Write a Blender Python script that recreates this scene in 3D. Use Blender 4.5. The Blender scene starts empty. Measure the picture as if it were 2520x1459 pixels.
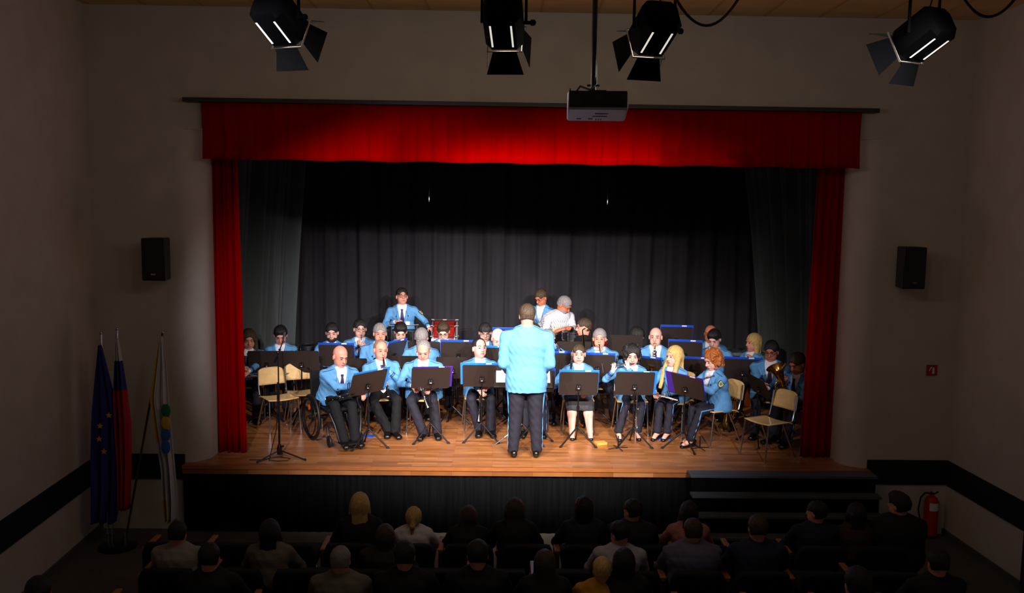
import bpy, math, random
import numpy as np
from mathutils import Vector, Matrix
random.seed(7)
SC = bpy.context.scene
COL = SC.collection
PI = math.pi
V = Vector

# ------------------------------------------------------------------ camera
IW, IH, FOC = 2520, 1459, 2200.0
PITCH, YAW, ROLL = 0.105, 0.020, 0.014
CAM = V((0.0, -10.0, 3.0))                     # z = 0 is the stage floor, y = 0 the proscenium wall
_f = V((math.sin(YAW)*math.cos(PITCH), math.cos(YAW)*math.cos(PITCH), -math.sin(PITCH)))
_r0 = V((math.cos(YAW), -math.sin(YAW), 0)); _u0 = _r0.cross(_f)
_r = _r0*math.cos(ROLL) + _u0*math.sin(ROLL); _u = -_r0*math.sin(ROLL) + _u0*math.cos(ROLL)
cam = bpy.data.cameras.new('camera'); co = bpy.data.objects.new('camera', cam); COL.objects.link(co)
cam.sensor_width = 36; cam.lens = 36*FOC/IW; cam.clip_start = .05; cam.clip_end = 100
co.matrix_world = Matrix(((_r.x, _u.x, -_f.x, CAM.x), (_r.y, _u.y, -_f.y, CAM.y), (_r.z, _u.z, -_f.z, CAM.z), (0, 0, 0, 1)))
SC.camera = co

def ray(px, py):
    return _f + _r*((px-IW/2)/FOC) + _u*((IH/2-py)/FOC)
def onY(px, py, y):
    d = ray(px, py); return CAM + d*((y-CAM.y)/d.y)
def onZ(px, py, z=0.0):
    d = ray(px, py); return CAM + d*((z-CAM.z)/d.z)
def xat(px, y, z=1.0):
    """world x of a picture column at depth y, height z"""
    a = onY(px, 700, y); b = onY(px, 1000, y)
    return a.x + (b.x-a.x)*(z-a.z)/(b.z-a.z)

# ------------------------------------------------------------------ world, exposure
w = bpy.data.worlds.new('world'); SC.world = w; w.use_nodes = True
w.node_tree.nodes['Background'].inputs[0].default_value = (1.0, .93, .87, 1)
w.node_tree.nodes['Background'].inputs[1].default_value = 0.09
SC.view_settings.view_transform = 'Standard'; SC.view_settings.look = 'None'
SC.view_settings.exposure = 0.0; SC.view_settings.gamma = 1.0
try: SC.view_settings.use_curve_mapping = False
except Exception: pass
try:
    SC.cycles.max_bounces = 6; SC.cycles.diffuse_bounces = 3; SC.cycles.sample_clamp_indirect = 4
    SC.cycles.use_denoising = True
except Exception: pass

def spot(name, loc, target, power, angle=50, blend=.4, size=.06, color=(1, .95, .9), parent=None):
    L = bpy.data.lights.new(name, 'SPOT'); L.energy = power; L.spot_size = math.radians(angle); L.spot_blend = blend
    L.shadow_soft_size = size; L.color = color
    o = bpy.data.objects.new(name, L); COL.objects.link(o); o.location = loc
    o.rotation_euler = (V(target)-V(loc)).to_track_quat('-Z', 'Y').to_euler()
    return o
# added spots without fixtures, out of view near the balcony, evening the stage light
for (x, y, z, tx, ty, e, an, cl) in ((-3.3, -7.2, 4.75, .2, 2.4, 2900, 34, (1, .90, .84)), (3.3, -7.2, 4.75, 0, 2.4, 2800, 34, (1, .92, .86)),
                                     (-1.9, -7.2, 4.75, -1.2, 2.4, 2100, 33, (.88, .86, 1)), (2.6, -7.2, 4.75, 1.5, 2.6, 2100, 32, (.92, .88, 1))):
    spot('added_spot_light', (x, y, z), (tx, ty, .7), e, an, 1.0, .06, cl)

# ------------------------------------------------------------------ materials
def lin(c):
    return tuple(((v/255)/12.92 if v/255 <= .04045 else ((v/255+.055)/1.055)**2.4) for v in c)
def nd(nt, t, **k):
    n = nt.nodes.new(t)
    for a, b in k.items(): setattr(n, a, b)
    return n
_mats = {}
def mat(name, rgb, rough=.6, metal=0, noise=.0, nscale=30, bump=0, bscale=80, spec=.5, coat=0, emit=None, sheen=0, stretch=None):
    if name in _mats: return _mats[name]
    m = bpy.data.materials.new(name); m.use_nodes = True; nt = m.node_tree
    b = nt.nodes['Principled BSDF']; c = lin(rgb)
    b.inputs['Roughness'].default_value = rough; b.inputs['Metallic'].default_value = metal
    b.inputs['Specular IOR Level'].default_value = spec
    if coat: b.inputs['Coat Weight'].default_value = coat
    if sheen: b.inputs['Sheen Weight'].default_value = sheen
    if emit: b.inputs['Emission Color'].default_value = (*lin(emit[0]), 1); b.inputs['Emission Strength'].default_value = emit[1]
    tc = nd(nt, 'ShaderNodeTexCoord'); mp = nd(nt, 'ShaderNodeMapping'); nt.links.new(tc.outputs['Object'], mp.inputs[0])
    if stretch: mp.inputs['Scale'].default_value = stretch
    n = nd(nt, 'ShaderNodeTexNoise'); n.inputs['Scale'].default_value = nscale; n.inputs['Detail'].default_value = 4
    nt.links.new(mp.outputs[0], n.inputs['Vector'])
    r = nd(nt, 'ShaderNodeValToRGB'); k = max(noise, .02)
    r.color_ramp.elements[0].position = .3; r.color_ramp.elements[1].position = .7
    r.color_ramp.elements[0].color = tuple(x*(1-k) for x in c)+(1,); r.color_ramp.elements[1].color = tuple(min(1, x*(1+k)) for x in c)+(1,)
    nt.links.new(n.outputs[0], r.inputs[0]); nt.links.new(r.outputs[0], b.inputs['Base Color'])
    if bump:
        n2 = nd(nt, 'ShaderNodeTexNoise'); n2.inputs['Scale'].default_value = bscale; nt.links.new(mp.outputs[0], n2.inputs['Vector'])
        bp = nd(nt, 'ShaderNodeBump'); bp.inputs['Strength'].default_value = bump; bp.inputs['Distance'].default_value = .01
        nt.links.new(n2.outputs[0], bp.inputs['Height']); nt.links.new(bp.outputs[0], b.inputs['Normal'])
    _mats[name] = m; return m

def parquet():
    m = bpy.data.materials.new('parquet'); m.use_nodes = True; nt = m.node_tree; b = nt.nodes['Principled BSDF']
    tc = nd(nt, 'ShaderNodeTexCoord')
    bk = nd(nt, 'ShaderNodeTexBrick'); bk.inputs['Scale'].default_value = 1
    bk.inputs['Brick Width'].default_value = .46; bk.inputs['Row Height'].default_value = .07; bk.inputs['Mortar Size'].default_value = .0012
    bk.offset = .37; bk.offset_frequency = 3
    bk.inputs['Color1'].default_value = (*lin((188, 124, 72)), 1); bk.inputs['Color2'].default_value = (*lin((154, 92, 44)), 1)
    bk.inputs['Mortar'].default_value = (*lin((112, 68, 36)), 1)
    nt.links.new(tc.outputs['Object'], bk.inputs['Vector'])
    mp = nd(nt, 'ShaderNodeMapping'); mp.inputs['Scale'].default_value = (2.2, 14.3, 1); nt.links.new(tc.outputs['Object'], mp.inputs[0])
    n = nd(nt, 'ShaderNodeTexNoise'); n.inputs['Scale'].default_value = 1.0; n.inputs['Detail'].default_value = 3; nt.links.new(mp.outputs[0], n.inputs['Vector'])
    mx = nd(nt, 'ShaderNodeMix', data_type='RGBA', blend_type='OVERLAY'); mx.inputs[0].default_value = .55
    nt.links.new(bk.outputs['Color'], mx.inputs[6]); nt.links.new(n.outputs[0], mx.inputs[7])
    nt.links.new(mx.outputs[2], b.inputs['Base Color'])
    b.inputs['Roughness'].default_value = .34; b.inputs['Specular IOR Level'].default_value = .5
    b.inputs['Coat Weight'].default_value = .25; b.inputs['Coat Roughness'].default_value = .3
    n3 = nd(nt, 'ShaderNodeTexNoise'); n3.inputs['Scale'].default_value = 9; nt.links.new(tc.outputs['Object'], n3.inputs['Vector'])
    mr = nd(nt, 'ShaderNodeMapRange'); mr.inputs[3].default_value = .27; mr.inputs[4].default_value = .45
    nt.links.new(n3.outputs[0], mr.inputs[0]); nt.links.new(mr.outputs[0], b.inputs['Roughness'])
    return m

M = {}
def defmats():
    M['jacket'] = mat('jacket_blue', (92, 150, 200), .75, noise=.06, nscale=25, bump=.35, bscale=260, spec=.25)
    M['seam'] = mat('seam_blue', (44, 96, 168), .7)
    M['navy'] = mat('navy_trousers', (33, 31, 42), .8, noise=.1, bump=.25, bscale=220, spec=.3)
    M['blackcloth'] = mat('black_cloth', (20, 20, 22), .85, noise=.1, bump=.3, bscale=200, spec=.25)
    M['skirt'] = mat('skirt_tweed', (52, 52, 54), .9, noise=.5, nscale=260, bump=.3)
    M['shirt'] = mat('white_shirt', (236, 232, 240), .7, noise=.02)
    M['tie'] = mat('navy_tie', (38, 32, 78), .6, noise=.1, nscale=120)
    M['darkblue'] = mat('dark_blue_trim', (18, 28, 84), .6)
    M['lightstripe'] = mat('light_blue_stripe', (90, 160, 225), .6)
    M['shoe'] = mat('black_leather', (14, 13, 13), .28, spec=.6)
    M['skin0'] = mat('skin_fair', (228, 172, 154), .5, noise=.05, nscale=14, spec=.4)
    M['skin1'] = mat('skin_rosy', (220, 148, 126), .5, noise=.05, nscale=14, spec=.4)
    M['skin2'] = mat('skin_tan', (198, 118, 86), .5, noise=.05, nscale=14, spec=.4)
    M['lip'] = mat('lips', (176, 84, 76), .5)
    M['eye'] = mat('eye_dark', (66, 40, 34), .4)
    M['hair_black'] = mat('hair_black', (26, 20, 20), .5, noise=.4, nscale=40, bump=.9, bscale=60, stretch=(3, 3, 1))
    M['hair_brown'] = mat('hair_brown', (66, 49, 31), .5, noise=.4, nscale=40, bump=.9, bscale=60, stretch=(3, 3, 1))
    M['hair_grey'] = mat('hair_grey', (140, 132, 132), .6, noise=.3, nscale=40, bump=.9, bscale=60, stretch=(3, 3, 1))
    M['hair_white'] = mat('hair_white', (214, 204, 208), .6, noise=.15, nscale=40, bump=.6, bscale=60, stretch=(3, 3, 1))
    M['hair_blond'] = mat('hair_blond', (214, 176, 104), .5, noise=.3, nscale=40, bump=.9, bscale=60, stretch=(3, 3, .6))
    M['hair_red'] = mat('hair_red', (176, 96, 40), .5, noise=.35, nscale=40, bump=.9, bscale=60)
    M['hair_stubble'] = mat('hair_stubble', (150, 112, 92), .7, noise=.2, nscale=90)
    M['glass_frame'] = mat('glasses_frame', (60, 26, 24), .4)
    M['gold'] = mat('brass', (214, 170, 84), .2, metal=1, noise=.05)
    M['silver'] = mat('silver_plate', (226, 226, 232), .2, metal=1)
    M['chrome'] = mat('chrome_tube', (196, 196, 200), .25, metal=1)
    M['blackwood'] = mat('black_grenadilla', (18, 14, 14), .3, spec=.6)
    M['beech'] = mat('beech_plywood', (228, 184, 116), .4, noise=.12, nscale=6, stretch=(2, 14, 2), coat=.2)
    M['stand'] = mat('stand_black', (44, 34, 30), .55, noise=.05)
    M['standmetal'] = mat('stand_metal', (24, 23, 26), .35, metal=.4, spec=.6)
    M['folder_blue'] = mat('folder_blue', (22, 78, 196), .5, noise=.05)
    M['folder_sky'] = mat('folder_sky', (34, 128, 214), .5, noise=.05)
    M['folder_purple'] = mat('folder_purple', (70, 34, 150), .5, noise=.05)
    M['paper'] = mat('white_paper', (240, 238, 242), .7)
    M['rubber'] = mat('black_rubber', (16, 16, 17), .6)
    M['blackplastic'] = mat('black_plastic', (15, 15, 16), .45)
    M['wall'] = mat('painted_plaster', (208, 198, 188), .85, noise=.05, nscale=3, bump=.25, bscale=120, spec=.2)
    M['band'] = mat('dark_dado_band', (14, 16, 18), .7)
    M['red'] = mat('red_velvet', (158, 0, 0), .95, noise=.1, nscale=8, bump=.2, bscale=200, spec=0, stretch=(1, 1, .1))
    M['drape'] = mat('black_drape', (47, 45, 49), .95, noise=.18, nscale=5, bump=.3, bscale=150, spec=.08, stretch=(1, 1, .15))
    M['sidedrape'] = mat('grey_side_drape', (82, 86, 88), .95, noise=.15, nscale=5, bump=.3, bscale=150, spec=.1, stretch=(1, 1, .15))
    M['parquet'] = parquet()
    M['lip_wood'] = mat('stage_edge_wood', (176, 104, 52), .5, noise=.15, nscale=8, stretch=(1, 8, 8))
    M['skirting'] = mat('dark_stage_panelling', (15, 16, 17), .9, noise=.35, nscale=9, stretch=(3, 3, .1), spec=.04)
    M['stair'] = mat('stair_grey_lino', (84, 92, 98), .5, noise=.08)
    M['hallfloor'] = mat('hall_floor', (92, 86, 78), .6, noise=.1, nscale=5)
    M['ceil'] = mat('ceiling_panel_tan', (222, 184, 128), .7, noise=.08, nscale=4)
    M['ceiljoint'] = mat('ceiling_joint_pale', (196, 154, 104), .7)
    M['seatfabric'] = mat('seat_black_fabric', (20, 21, 26), .9, noise=.2, nscale=60)
    M['armwood'] = mat('armrest_wood', (168, 104, 52), .4, noise=.15, nscale=20)
    M['seatpanel'] = mat('seat_side_panel', (60, 40, 26), .6, noise=.1)
    M['lantern'] = mat('lantern_black', (4, 4, 5), .8, spec=.05)
    M['projector'] = mat('projector_case', (196, 188, 206), .5)
    M['projdark'] = mat('projector_rear', (24, 24, 27), .5)
    M['redsign'] = mat('fire_red', (186, 22, 20), .5)
    M['drumred'] = mat('drum_red_lacquer', (140, 22, 12), .25, coat=.5, noise=.25, nscale=12)
    M['drumhead'] = mat('drum_head', (226, 224, 222), .5)
    M['woodcase'] = mat('wood_case', (168, 74, 30), .5, noise=.15, nscale=8)
    M['greytop'] = mat('grey_case_top', (96, 96, 96), .5)
    M['denim'] = mat('denim_blue', (36, 92, 160), .85, noise=.1, nscale=40)
    M['orange'] = mat('orange_plastic', (236, 110, 24), .5)
    M['yellow'] = mat('yellow_cloth', (214, 150, 30), .8)
    M['flagblue'] = mat('flag_blue', (40, 46, 130), .8); M['flagred'] = mat('flag_red', (190, 26, 26), .8)
    M['flagwhite'] = mat('flag_white', (206, 202, 204), .8); M['flaggold'] = mat('flag_gold', (220, 168, 40), .7)
    M['flaggreen'] = mat('flag_green', (30, 110, 70), .8); M['flagsky'] = mat('flag_sky', (40, 96, 180), .8)
    M['badgegold'] = mat('badge_gold', (226, 200, 120), .6); M['badgegreen'] = mat('badge_green', (60, 140, 130), .6)
    M['striped'] = mat('striped_shirt', (232, 230, 236), .7)
defmats()

def stripe_mat():
    m = M['striped']; nt = m.node_tree; b = nt.nodes['Principled BSDF']
    tc = nd(nt, 'ShaderNodeTexCoord'); wv = nd(nt, 'ShaderNodeTexWave'); wv.inputs['Scale'].default_value = 13; wv.inputs['Distortion'].default_value = 1.2
    wv.bands_direction = 'DIAGONAL'; nt.links.new(tc.outputs['Object'], wv.inputs['Vector'])
    r = nd(nt, 'ShaderNodeValToRGB'); r.color_ramp.elements[0].color = (.12, .12, .2, 1); r.color_ramp.elements[0].position = .04
    r.color_ramp.elements[1].color = (.8, .79, .83, 1); r.color_ramp.elements[1].position = .13
    nt.links.new(wv.outputs[0], r.inputs[0]); nt.links.new(r.outputs[0], b.inputs['Base Color'])
stripe_mat()

# ------------------------------------------------------------------ object helpers
def tag(o, label=None, cat=None, group=None, kind=None):
    if label: o['label'] = label
    if cat: o['category'] = cat
    if group: o['group'] = group
    if kind: o['kind'] = kind
    return o
def empty(name, loc, rz=0):
    o = bpy.data.objects.new(name, None); COL.objects.link(o); o.location = loc; o.rotation_euler = (0, 0, rz)
    o.empty_display_size = .1; return o
def link(name, me, parent=None, loc=None):
    o = bpy.data.objects.new(name, me); COL.objects.link(o)
    if parent is not None: o.parent = parent
    if loc is not None: o.location = loc
    return o
def copy_tree(o, parent=None):
    c = o.copy(); COL.objects.link(c)
    if parent is not None: c.parent = parent
    for ch in list(o.children): copy_tree(ch, c)
    return c

class MB:
    def __init__(s): s.v = []; s.f = []; s.m = []; s.mats = []; s.cur = 0
    def use(s, m):
        if m not in s.mats: s.mats.append(m)
        s.cur = s.mats.index(m); return s
    def add(s, vs, fs):
        b = len(s.v); s.v += [tuple(x) for x in vs]; s.f += [tuple(b+i for i in f) for f in fs]; s.m += [s.cur]*len(fs); return s
    def box(s, c, d, rot=None, taper=1.0):
        hx, hy, hz = d[0]/2, d[1]/2, d[2]/2; vs = []
        for z in (-1, 1):
            for x, y in ((-1, -1), (1, -1), (1, 1), (-1, 1)):
                t = taper if z > 0 else 1
                p = V((x*hx*t, y*hy*t, z*hz))
                if rot is not None: p = rot @ p
                vs.append(p+V(c))
        return s.add(vs, [(3, 2, 1, 0), (4, 5, 6, 7), (0, 1, 5, 4), (1, 2, 6, 5), (2, 3, 7, 6), (3, 0, 4, 7)])
    def tube(s, pts, r, n=8, caps=True, flat=1.0, closed=False):
        pts = [V(p) for p in pts]; k = len(pts); rs = r if isinstance(r, (list, tuple)) else [r]*k
        t0 = (pts[1]-pts[0]).normalized(); a = V((0, 0, 1)) if abs(t0.z) < .9 else V((1, 0, 0))
        nx = t0.cross(a).normalized(); vs = []
        for i, p in enumerate(pts):
            if closed: t = (pts[(i+1) % k]-pts[i-1]).normalized()
            else: t = ((pts[min(i+1, k-1)]-pts[max(i-1, 0)])).normalized()
            nx = (nx - t*nx.dot(t)).normalized(); ny = t.cross(nx)
            for j in range(n):
                an = 2*PI*j/n; vs.append(p + nx*math.cos(an)*rs[i] + ny*math.sin(an)*rs[i]*flat)
        fs = []
        for i in range(k if closed else k-1):
            i2 = (i+1) % k
            for j in range(n):
                j2 = (j+1) % n; fs.append((i*n+j, i*n+j2, i2*n+j2, i2*n+j))
        if caps and not closed: fs += [tuple(range(n))[::-1], tuple((k-1)*n+j for j in range(n))]
        return s.add(vs, fs)
    def lathe(s, prof, M4=None, n=20, cap=True):
        """prof: (r,z) list around local z"""
        vs = []; M4 = M4 or Matrix.Identity(4)
        for r, z in prof:
            for j in range(n):
                a = 2*PI*j/n; vs.append(M4 @ V((r*math.cos(a), r*math.sin(a), z)))
        fs = []
        for i in range(len(prof)-1):
            for j in range(n):
                j2 = (j+1) % n; fs.append((i*n+j, i*n+j2, (i+1)*n+j2, (i+1)*n+j))
        if cap: fs += [tuple(range(n))[::-1], tuple((len(prof)-1)*n+j for j in range(n))]
        return s.add(vs, fs)
    def ball(s, c, r, n=8, M3=None):
        r = (r, r, r) if not isinstance(r, (tuple, list)) else r
        vs = []; k = n//2+1
        for i in range(1, k):
            th = PI*i/k
            for j in range(n):
                a = 2*PI*j/n; p = V((r[0]*math.sin(th)*math.cos(a), r[1]*math.sin(th)*math.sin(a), r[2]*math.cos(th)))
                vs.append((M3 @ p if M3 is not None else p)+V(c))
        fs = []
        for i in range(k-2):
            for j in range(n): fs.append((i*n+j, (i+1)*n+j, (i+1)*n+(j+1) % n, i*n+(j+1) % n))
        fs += [tuple(range(n)), tuple((k-2)*n+j for j in range(n))[::-1]]
        return s.add(vs, fs)
    def prism(s, poly, M4, h):
        """poly in local xy, extruded by h along local z, both ways h/2"""
        n = len(poly); vs = [M4 @ V((x, y, -h/2)) for x, y in poly]+[M4 @ V((x, y, h/2)) for x, y in poly]
        return s.add(vs, [tuple(range(n))[::-1], tuple(range(n, 2*n))]+[(i, (i+1) % n, n+(i+1) % n, n+i) for i in range(n)])
    def grid(s, fn, nu, nv, thick=None):
        vs = [fn(i/(nu-1), j/(nv-1)) for j in range(nv) for i in range(nu)]
        return s.add(vs, [(j*nu+i, j*nu+i+1, (j+1)*nu+i+1, (j+1)*nu+i) for j in range(nv-1) for i in range(nu-1)])
    def mesh(s, name, smooth=True):
        me = bpy.data.meshes.new(name); me.from_pydata(s.v, [], s.f); me.update()
        for m in s.mats: me.materials.append(m)
        if len(s.mats) > 1: me.polygons.foreach_set('material_index', s.m)
        if smooth:
            me.polygons.foreach_set('use_smooth', [True]*len(s.f))
            try: me.set_sharp_from_angle(angle=math.radians(38))
            except Exception: pass
        return me
    def build(s, name, m=None, parent=None, loc=None, smooth=True, bevel=0):
        if m is not None and not s.mats: s.mats = [m]
        o = link(name, s.mesh(name, smooth), parent, loc)
        if bevel:
            bv = o.modifiers.new('edge', 'BEVEL'); bv.width = bevel; bv.segments = 2; bv.limit_method = 'ANGLE'
        return o

def solid(o, t, off=0):
    m = o.modifiers.new('thickness', 'SOLIDIFY'); m.thickness = t; m.offset = off; return o
def frame(o, x, y, z):
    """4x4 from origin and axes"""
    return Matrix(((x[0], y[0], z[0], o[0]), (x[1], y[1], z[1], o[1]), (x[2], y[2], z[2], o[2]), (0, 0, 0, 1)))
def along(p, d):
    """matrix whose local z runs along d from p"""
    z = V(d).normalized(); a = V((0, 0, 1)) if abs(z.z) < .9 else V((1, 0, 0)); x = a.cross(z).normalized(); y = z.cross(x)
    return frame(p, x, y, z)

# ------------------------------------------------------------------ signed-distance modelling
def A(p): return np.array(p, np.float32)
def unit(v): v = np.asarray(v, float); return v/np.linalg.norm(v)
class SDF:
    def __init__(s, warp=None): s.p = []; s.warp = warp
    def cone(s, a, b, ra, rb, k=.02, op='u'): s.p.append(('c', A(a), A(b), ra, rb, k, op)); return s
    def ec(s, a, b, ra, rb, side, k=.02, op='u'):
        """elliptical cone; ra, rb = (side, depth) radii"""
        a, b = A(a), A(b); ax = A(unit(b-a)); sd = np.asarray(side, float); sd = A(unit(sd-ax*np.dot(sd, ax))); dp = A(np.cross(ax, sd))
        s.p.append(('e', a, b, ra, rb, sd, dp, ax, k, op)); return s
    def ell(s, c, r, R=None, k=.02, op='u'):
        """ellipsoid; R rows are its axes"""
        s.p.append(('l', A(c), A(r), None if R is None else np.array(R, np.float32), k, op)); return s
    def fn(s, f, k=.004, op='s'): s.p.append(('f', f, k, op)); return s
    def ev(s, P):
        D = np.full(len(P), 9.0, np.float32)
        for q in s.p:
            t = q[0]; k, op = q[-2], q[-1]
            if t == 'c':
                _, a, b, ra, rb = q[:5]; ba = b-a; L2 = max(float(ba@ba), 1e-9); w_ = P-a
                h = np.clip((w_@ba)/L2, 0, 1); d = np.sqrt(((w_-h[:, None]*ba)**2).sum(1))-(ra+(rb-ra)*h)
            elif t == 'e':
                _, a, b, ra, rb, sd, dp, ax = q[:8]; L = float(np.linalg.norm(b-a)); w_ = P-a
                z = w_@ax; h = np.clip(z/max(L, 1e-6), 0, 1); rx = ra[0]+(rb[0]-ra[0])*h; ry = ra[1]+(rb[1]-ra[1])*h
                mn = np.minimum(rx, ry); ez = z-h*L
                d = (np.sqrt(((w_@sd)/rx)**2+((w_@dp)/ry)**2+(ez/mn)**2)-1)*mn
            elif t == 'l':
                _, c, r, R = q[:4]; w_ = P-c
                if R is not None: w_ = w_@R.T
                k0 = np.sqrt(((w_/r)**2).sum(1)); k1 = np.sqrt(((w_/(r*r))**2).sum(1))+1e-9; d = k0*(k0-1)/k1
            else:
                d = q[1](P)
            if op == 'u':
                if k > 0: h = np.maximum(k-np.abs(D-d), 0)/k; D = np.minimum(D, d)-h*h*k*.25
                else: D = np.minimum(D, d)
            elif op == 's':
                h = np.maximum(k-np.abs(D+d), 0)/k; D = np.maximum(D, -d)+h*h*k*.25
            else:
                h = np.maximum(k-np.abs(D-d), 0)/k; D = np.maximum(D, d)+h*h*k*.25
        if s.warp: D = D+s.warp(P)
        return D
    def bounds(s):
        lo = np.full(3, 1e9); hi = np.full(3, -1e9)
        for q in s.p:
            if q[-1] != 'u' or q[0] == 'f': continue
            if q[0] == 'c': e = [(q[1], q[3]), (q[2], q[4])]
            elif q[0] == 'e': e = [(q[1], max(q[3])), (q[2], max(q[4]))]
            else: e = [(q[1], float(q[2].max()))]
            for c, r in e: lo = np.minimum(lo, c-r); hi = np.maximum(hi, c+r)
        return lo-.02, hi+.02
    def arrays(s, h):
        lo, hi = s.bounds(); m = 4; lo = np.floor(lo/(h*m))*(h*m)
        nc = np.ceil((hi-lo)/(h*m)).astype(int)+1
        gx = [lo[i]+(np.arange(nc[i])+.5)*h*m for i in range(3)]
        C = np.stack(np.meshgrid(*gx, indexing='ij'), -1).reshape(-1, 3).astype(np.float32)
        dc = s.ev(C); act = np.abs(dc) < h*m*1.9
        D = np.repeat(np.repeat(np.repeat(dc.reshape(nc), m, 0), m, 1), m, 2)
        ii = np.nonzero(np.repeat(np.repeat(np.repeat(act.reshape(nc), m, 0), m, 1), m, 2))
        P = np.stack([(lo[i]+(ii[i]+.5)*h) for i in range(3)], 1).astype(np.float32)
        D[ii] = s.ev(P)
        return D, lo+.5*h
    def mesh(s, name, h, m):
        D, o = s.arrays(h); Vv, F = nets(D, o, h)
        me = bpy.data.meshes.new(name)
        if len(F) == 0: return me
        me.vertices.add(len(Vv)); me.vertices.foreach_set('co', Vv.astype(np.float32).ravel())
        me.loops.add(len(F)*4); me.loops.foreach_set('vertex_index', F.astype(np.int32).ravel())
        me.polygons.add(len(F)); me.polygons.foreach_set('loop_start', np.arange(0, len(F)*4, 4, dtype=np.int32))
        me.polygons.foreach_set('loop_total', np.full(len(F), 4, np.int32))
        me.polygons.foreach_set('use_smooth', np.ones(len(F), bool)); me.update(calc_edges=True)
        me.materials.append(m); return me
    def build(s, name, h, m, parent=None, loc=None):
        return link(name, s.mesh(name, h, m), parent, loc)

def nets(D, o, h):
    S = D < 0
    c = [S[i:S.shape[0]-1+i, j:S.shape[1]-1+j, k:S.shape[2]-1+k] for i in (0, 1) for j in (0, 1) for k in (0, 1)]
    n = sum(x.astype(np.int8) for x in c); cell = (n > 0) & (n < 8)
    idx = np.full(cell.shape, -1, np.int64); I = np.nonzero(cell); idx[I] = np.arange(len(I[0]))
    I = np.stack(I, 1); acc = np.zeros((len(I), 3)); cnt = np.zeros(len(I))
    offs = [(i, j, k) for i in (0, 1) for j in (0, 1) for k in (0, 1)]
    vals = {q: D[I[:, 0]+q[0], I[:, 1]+q[1], I[:, 2]+q[2]] for q in offs}
    for q in offs:
        for a in range(3):
            if q[a]: continue
            r = list(q); r[a] = 1; r = tuple(r); v0, v1 = vals[q], vals[r]; cr = (v0 < 0) != (v1 < 0)
            den = np.where(cr, v0-v1, 1); t = np.clip(np.where(cr, v0/den, 0), 0, 1)
            p = np.zeros((len(I), 3)); p += np.array(q); p[:, a] += t
            acc += p*cr[:, None]; cnt += cr
    Vv = (I+acc/np.maximum(cnt, 1)[:, None])*h+o
    F = []
    for a in range(3):
        b, c2 = (a+1) % 3, (a+2) % 3
        s0 = [slice(None)]*3; s1 = [slice(None)]*3; s0[a] = slice(0, -1); s1[a] = slice(1, None)
        ed = S[tuple(s0)] != S[tuple(s1)]; E = np.stack(np.nonzero(ed), 1)
        E = E[(E[:, b] > 0) & (E[:, c2] > 0) & (E[:, b] < S.shape[b]-1) & (E[:, c2] < S.shape[c2]-1)]
        ins = S[E[:, 0], E[:, 1], E[:, 2]]
        def g(db, dc):
            X = E.copy(); X[:, b] -= db; X[:, c2] -= dc; return idx[X[:, 0], X[:, 1], X[:, 2]]
        q = np.stack([g(1, 1), g(0, 1), g(0, 0), g(1, 0)], 1)
        q[~ins] = q[~ins][:, ::-1]; F.append(q)
    F = np.concatenate(F); return Vv, F[(F >= 0).all(1)]
# ------------------------------------------------------------------ people
SKINS = {0: 'skin0', 1: 'skin1', 2: 'skin2'}
def rotm(axis, ang): return np.array(Matrix.Rotation(ang, 3, V(axis)))
def nv(p): return np.array(p, float)

def ik(S, W, l1, l2, pole):
    d = W-S; L = np.linalg.norm(d); mx = (l1+l2)*.995
    if L > mx: W = S+d/L*mx; d = W-S; L = mx
    L = max(L, abs(l1-l2)+.02); ax = d/np.linalg.norm(d)
    a = (l1*l1-l2*l2+L*L)/(2*L); hh = math.sqrt(max(l1*l1-a*a, 0))
    pp = pole-ax*np.dot(pole, ax); pp = pp/max(np.linalg.norm(pp), 1e-6)
    return S+ax*a+pp*hh, W

def hand(sd, W, d, n, side, curl, s=1.0, spread=.0):
    """palm + four fingers + thumb. d: direction of the hand, n: way the palm faces, side: towards the thumb"""
    d = unit(d); n = unit(n-d*np.dot(n, d)); t = np.cross(d, n); t = t*(1 if np.dot(t, side) >= 0 else -1)
    R = [t, d, n]
    sd.ell(W+d*.046*s, (.040*s, .054*s, .017*s), R, .012)
    for i, (off, ln) in enumerate(((.031, .90), (.011, 1.0), (-.010, .93), (-.030, .74))):
        base = W+d*.086*s+t*off*s*(1+spread); dd = unit(d+t*off*spread*6); nn = n; p = base; ang = curl*(.5+.12*i)
        r = .0092*s
        for j, L in enumerate((.040, .027, .022)):
            dirn = dd*math.cos(ang)+nn*math.sin(ang); q = p+dirn*L*ln*s
            sd.cone(p, q, r, r*.9, .004); p = q; r *= .9; ang += curl*.95
    b = W+d*.026*s+t*.030*s; m1 = b+unit(d*.7+t*.75+n*.35)*.042*s; m2 = m1+unit(d*1.0+t*.1+n*.6*curl)*.030*s
    sd.cone(b, m1, .0125*s, .0105*s, .012); sd.cone(m1, m2, .0105*s, .0085*s, .004)

def surf(sd, P0, d, ex, mx=.36):
    """the last point along d that is still inside, pushed out by ex"""
    t = np.arange(0, mx, .003); v = sd.ev((np.asarray(P0)[None]+t[:, None]*np.asarray(d)[None]).astype(np.float32))
    i = np.nonzero(v < 0)[0]; return np.asarray(P0)+np.asarray(d)*((t[i[-1]] if len(i) else .08)+ex)

class Person: pass

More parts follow.
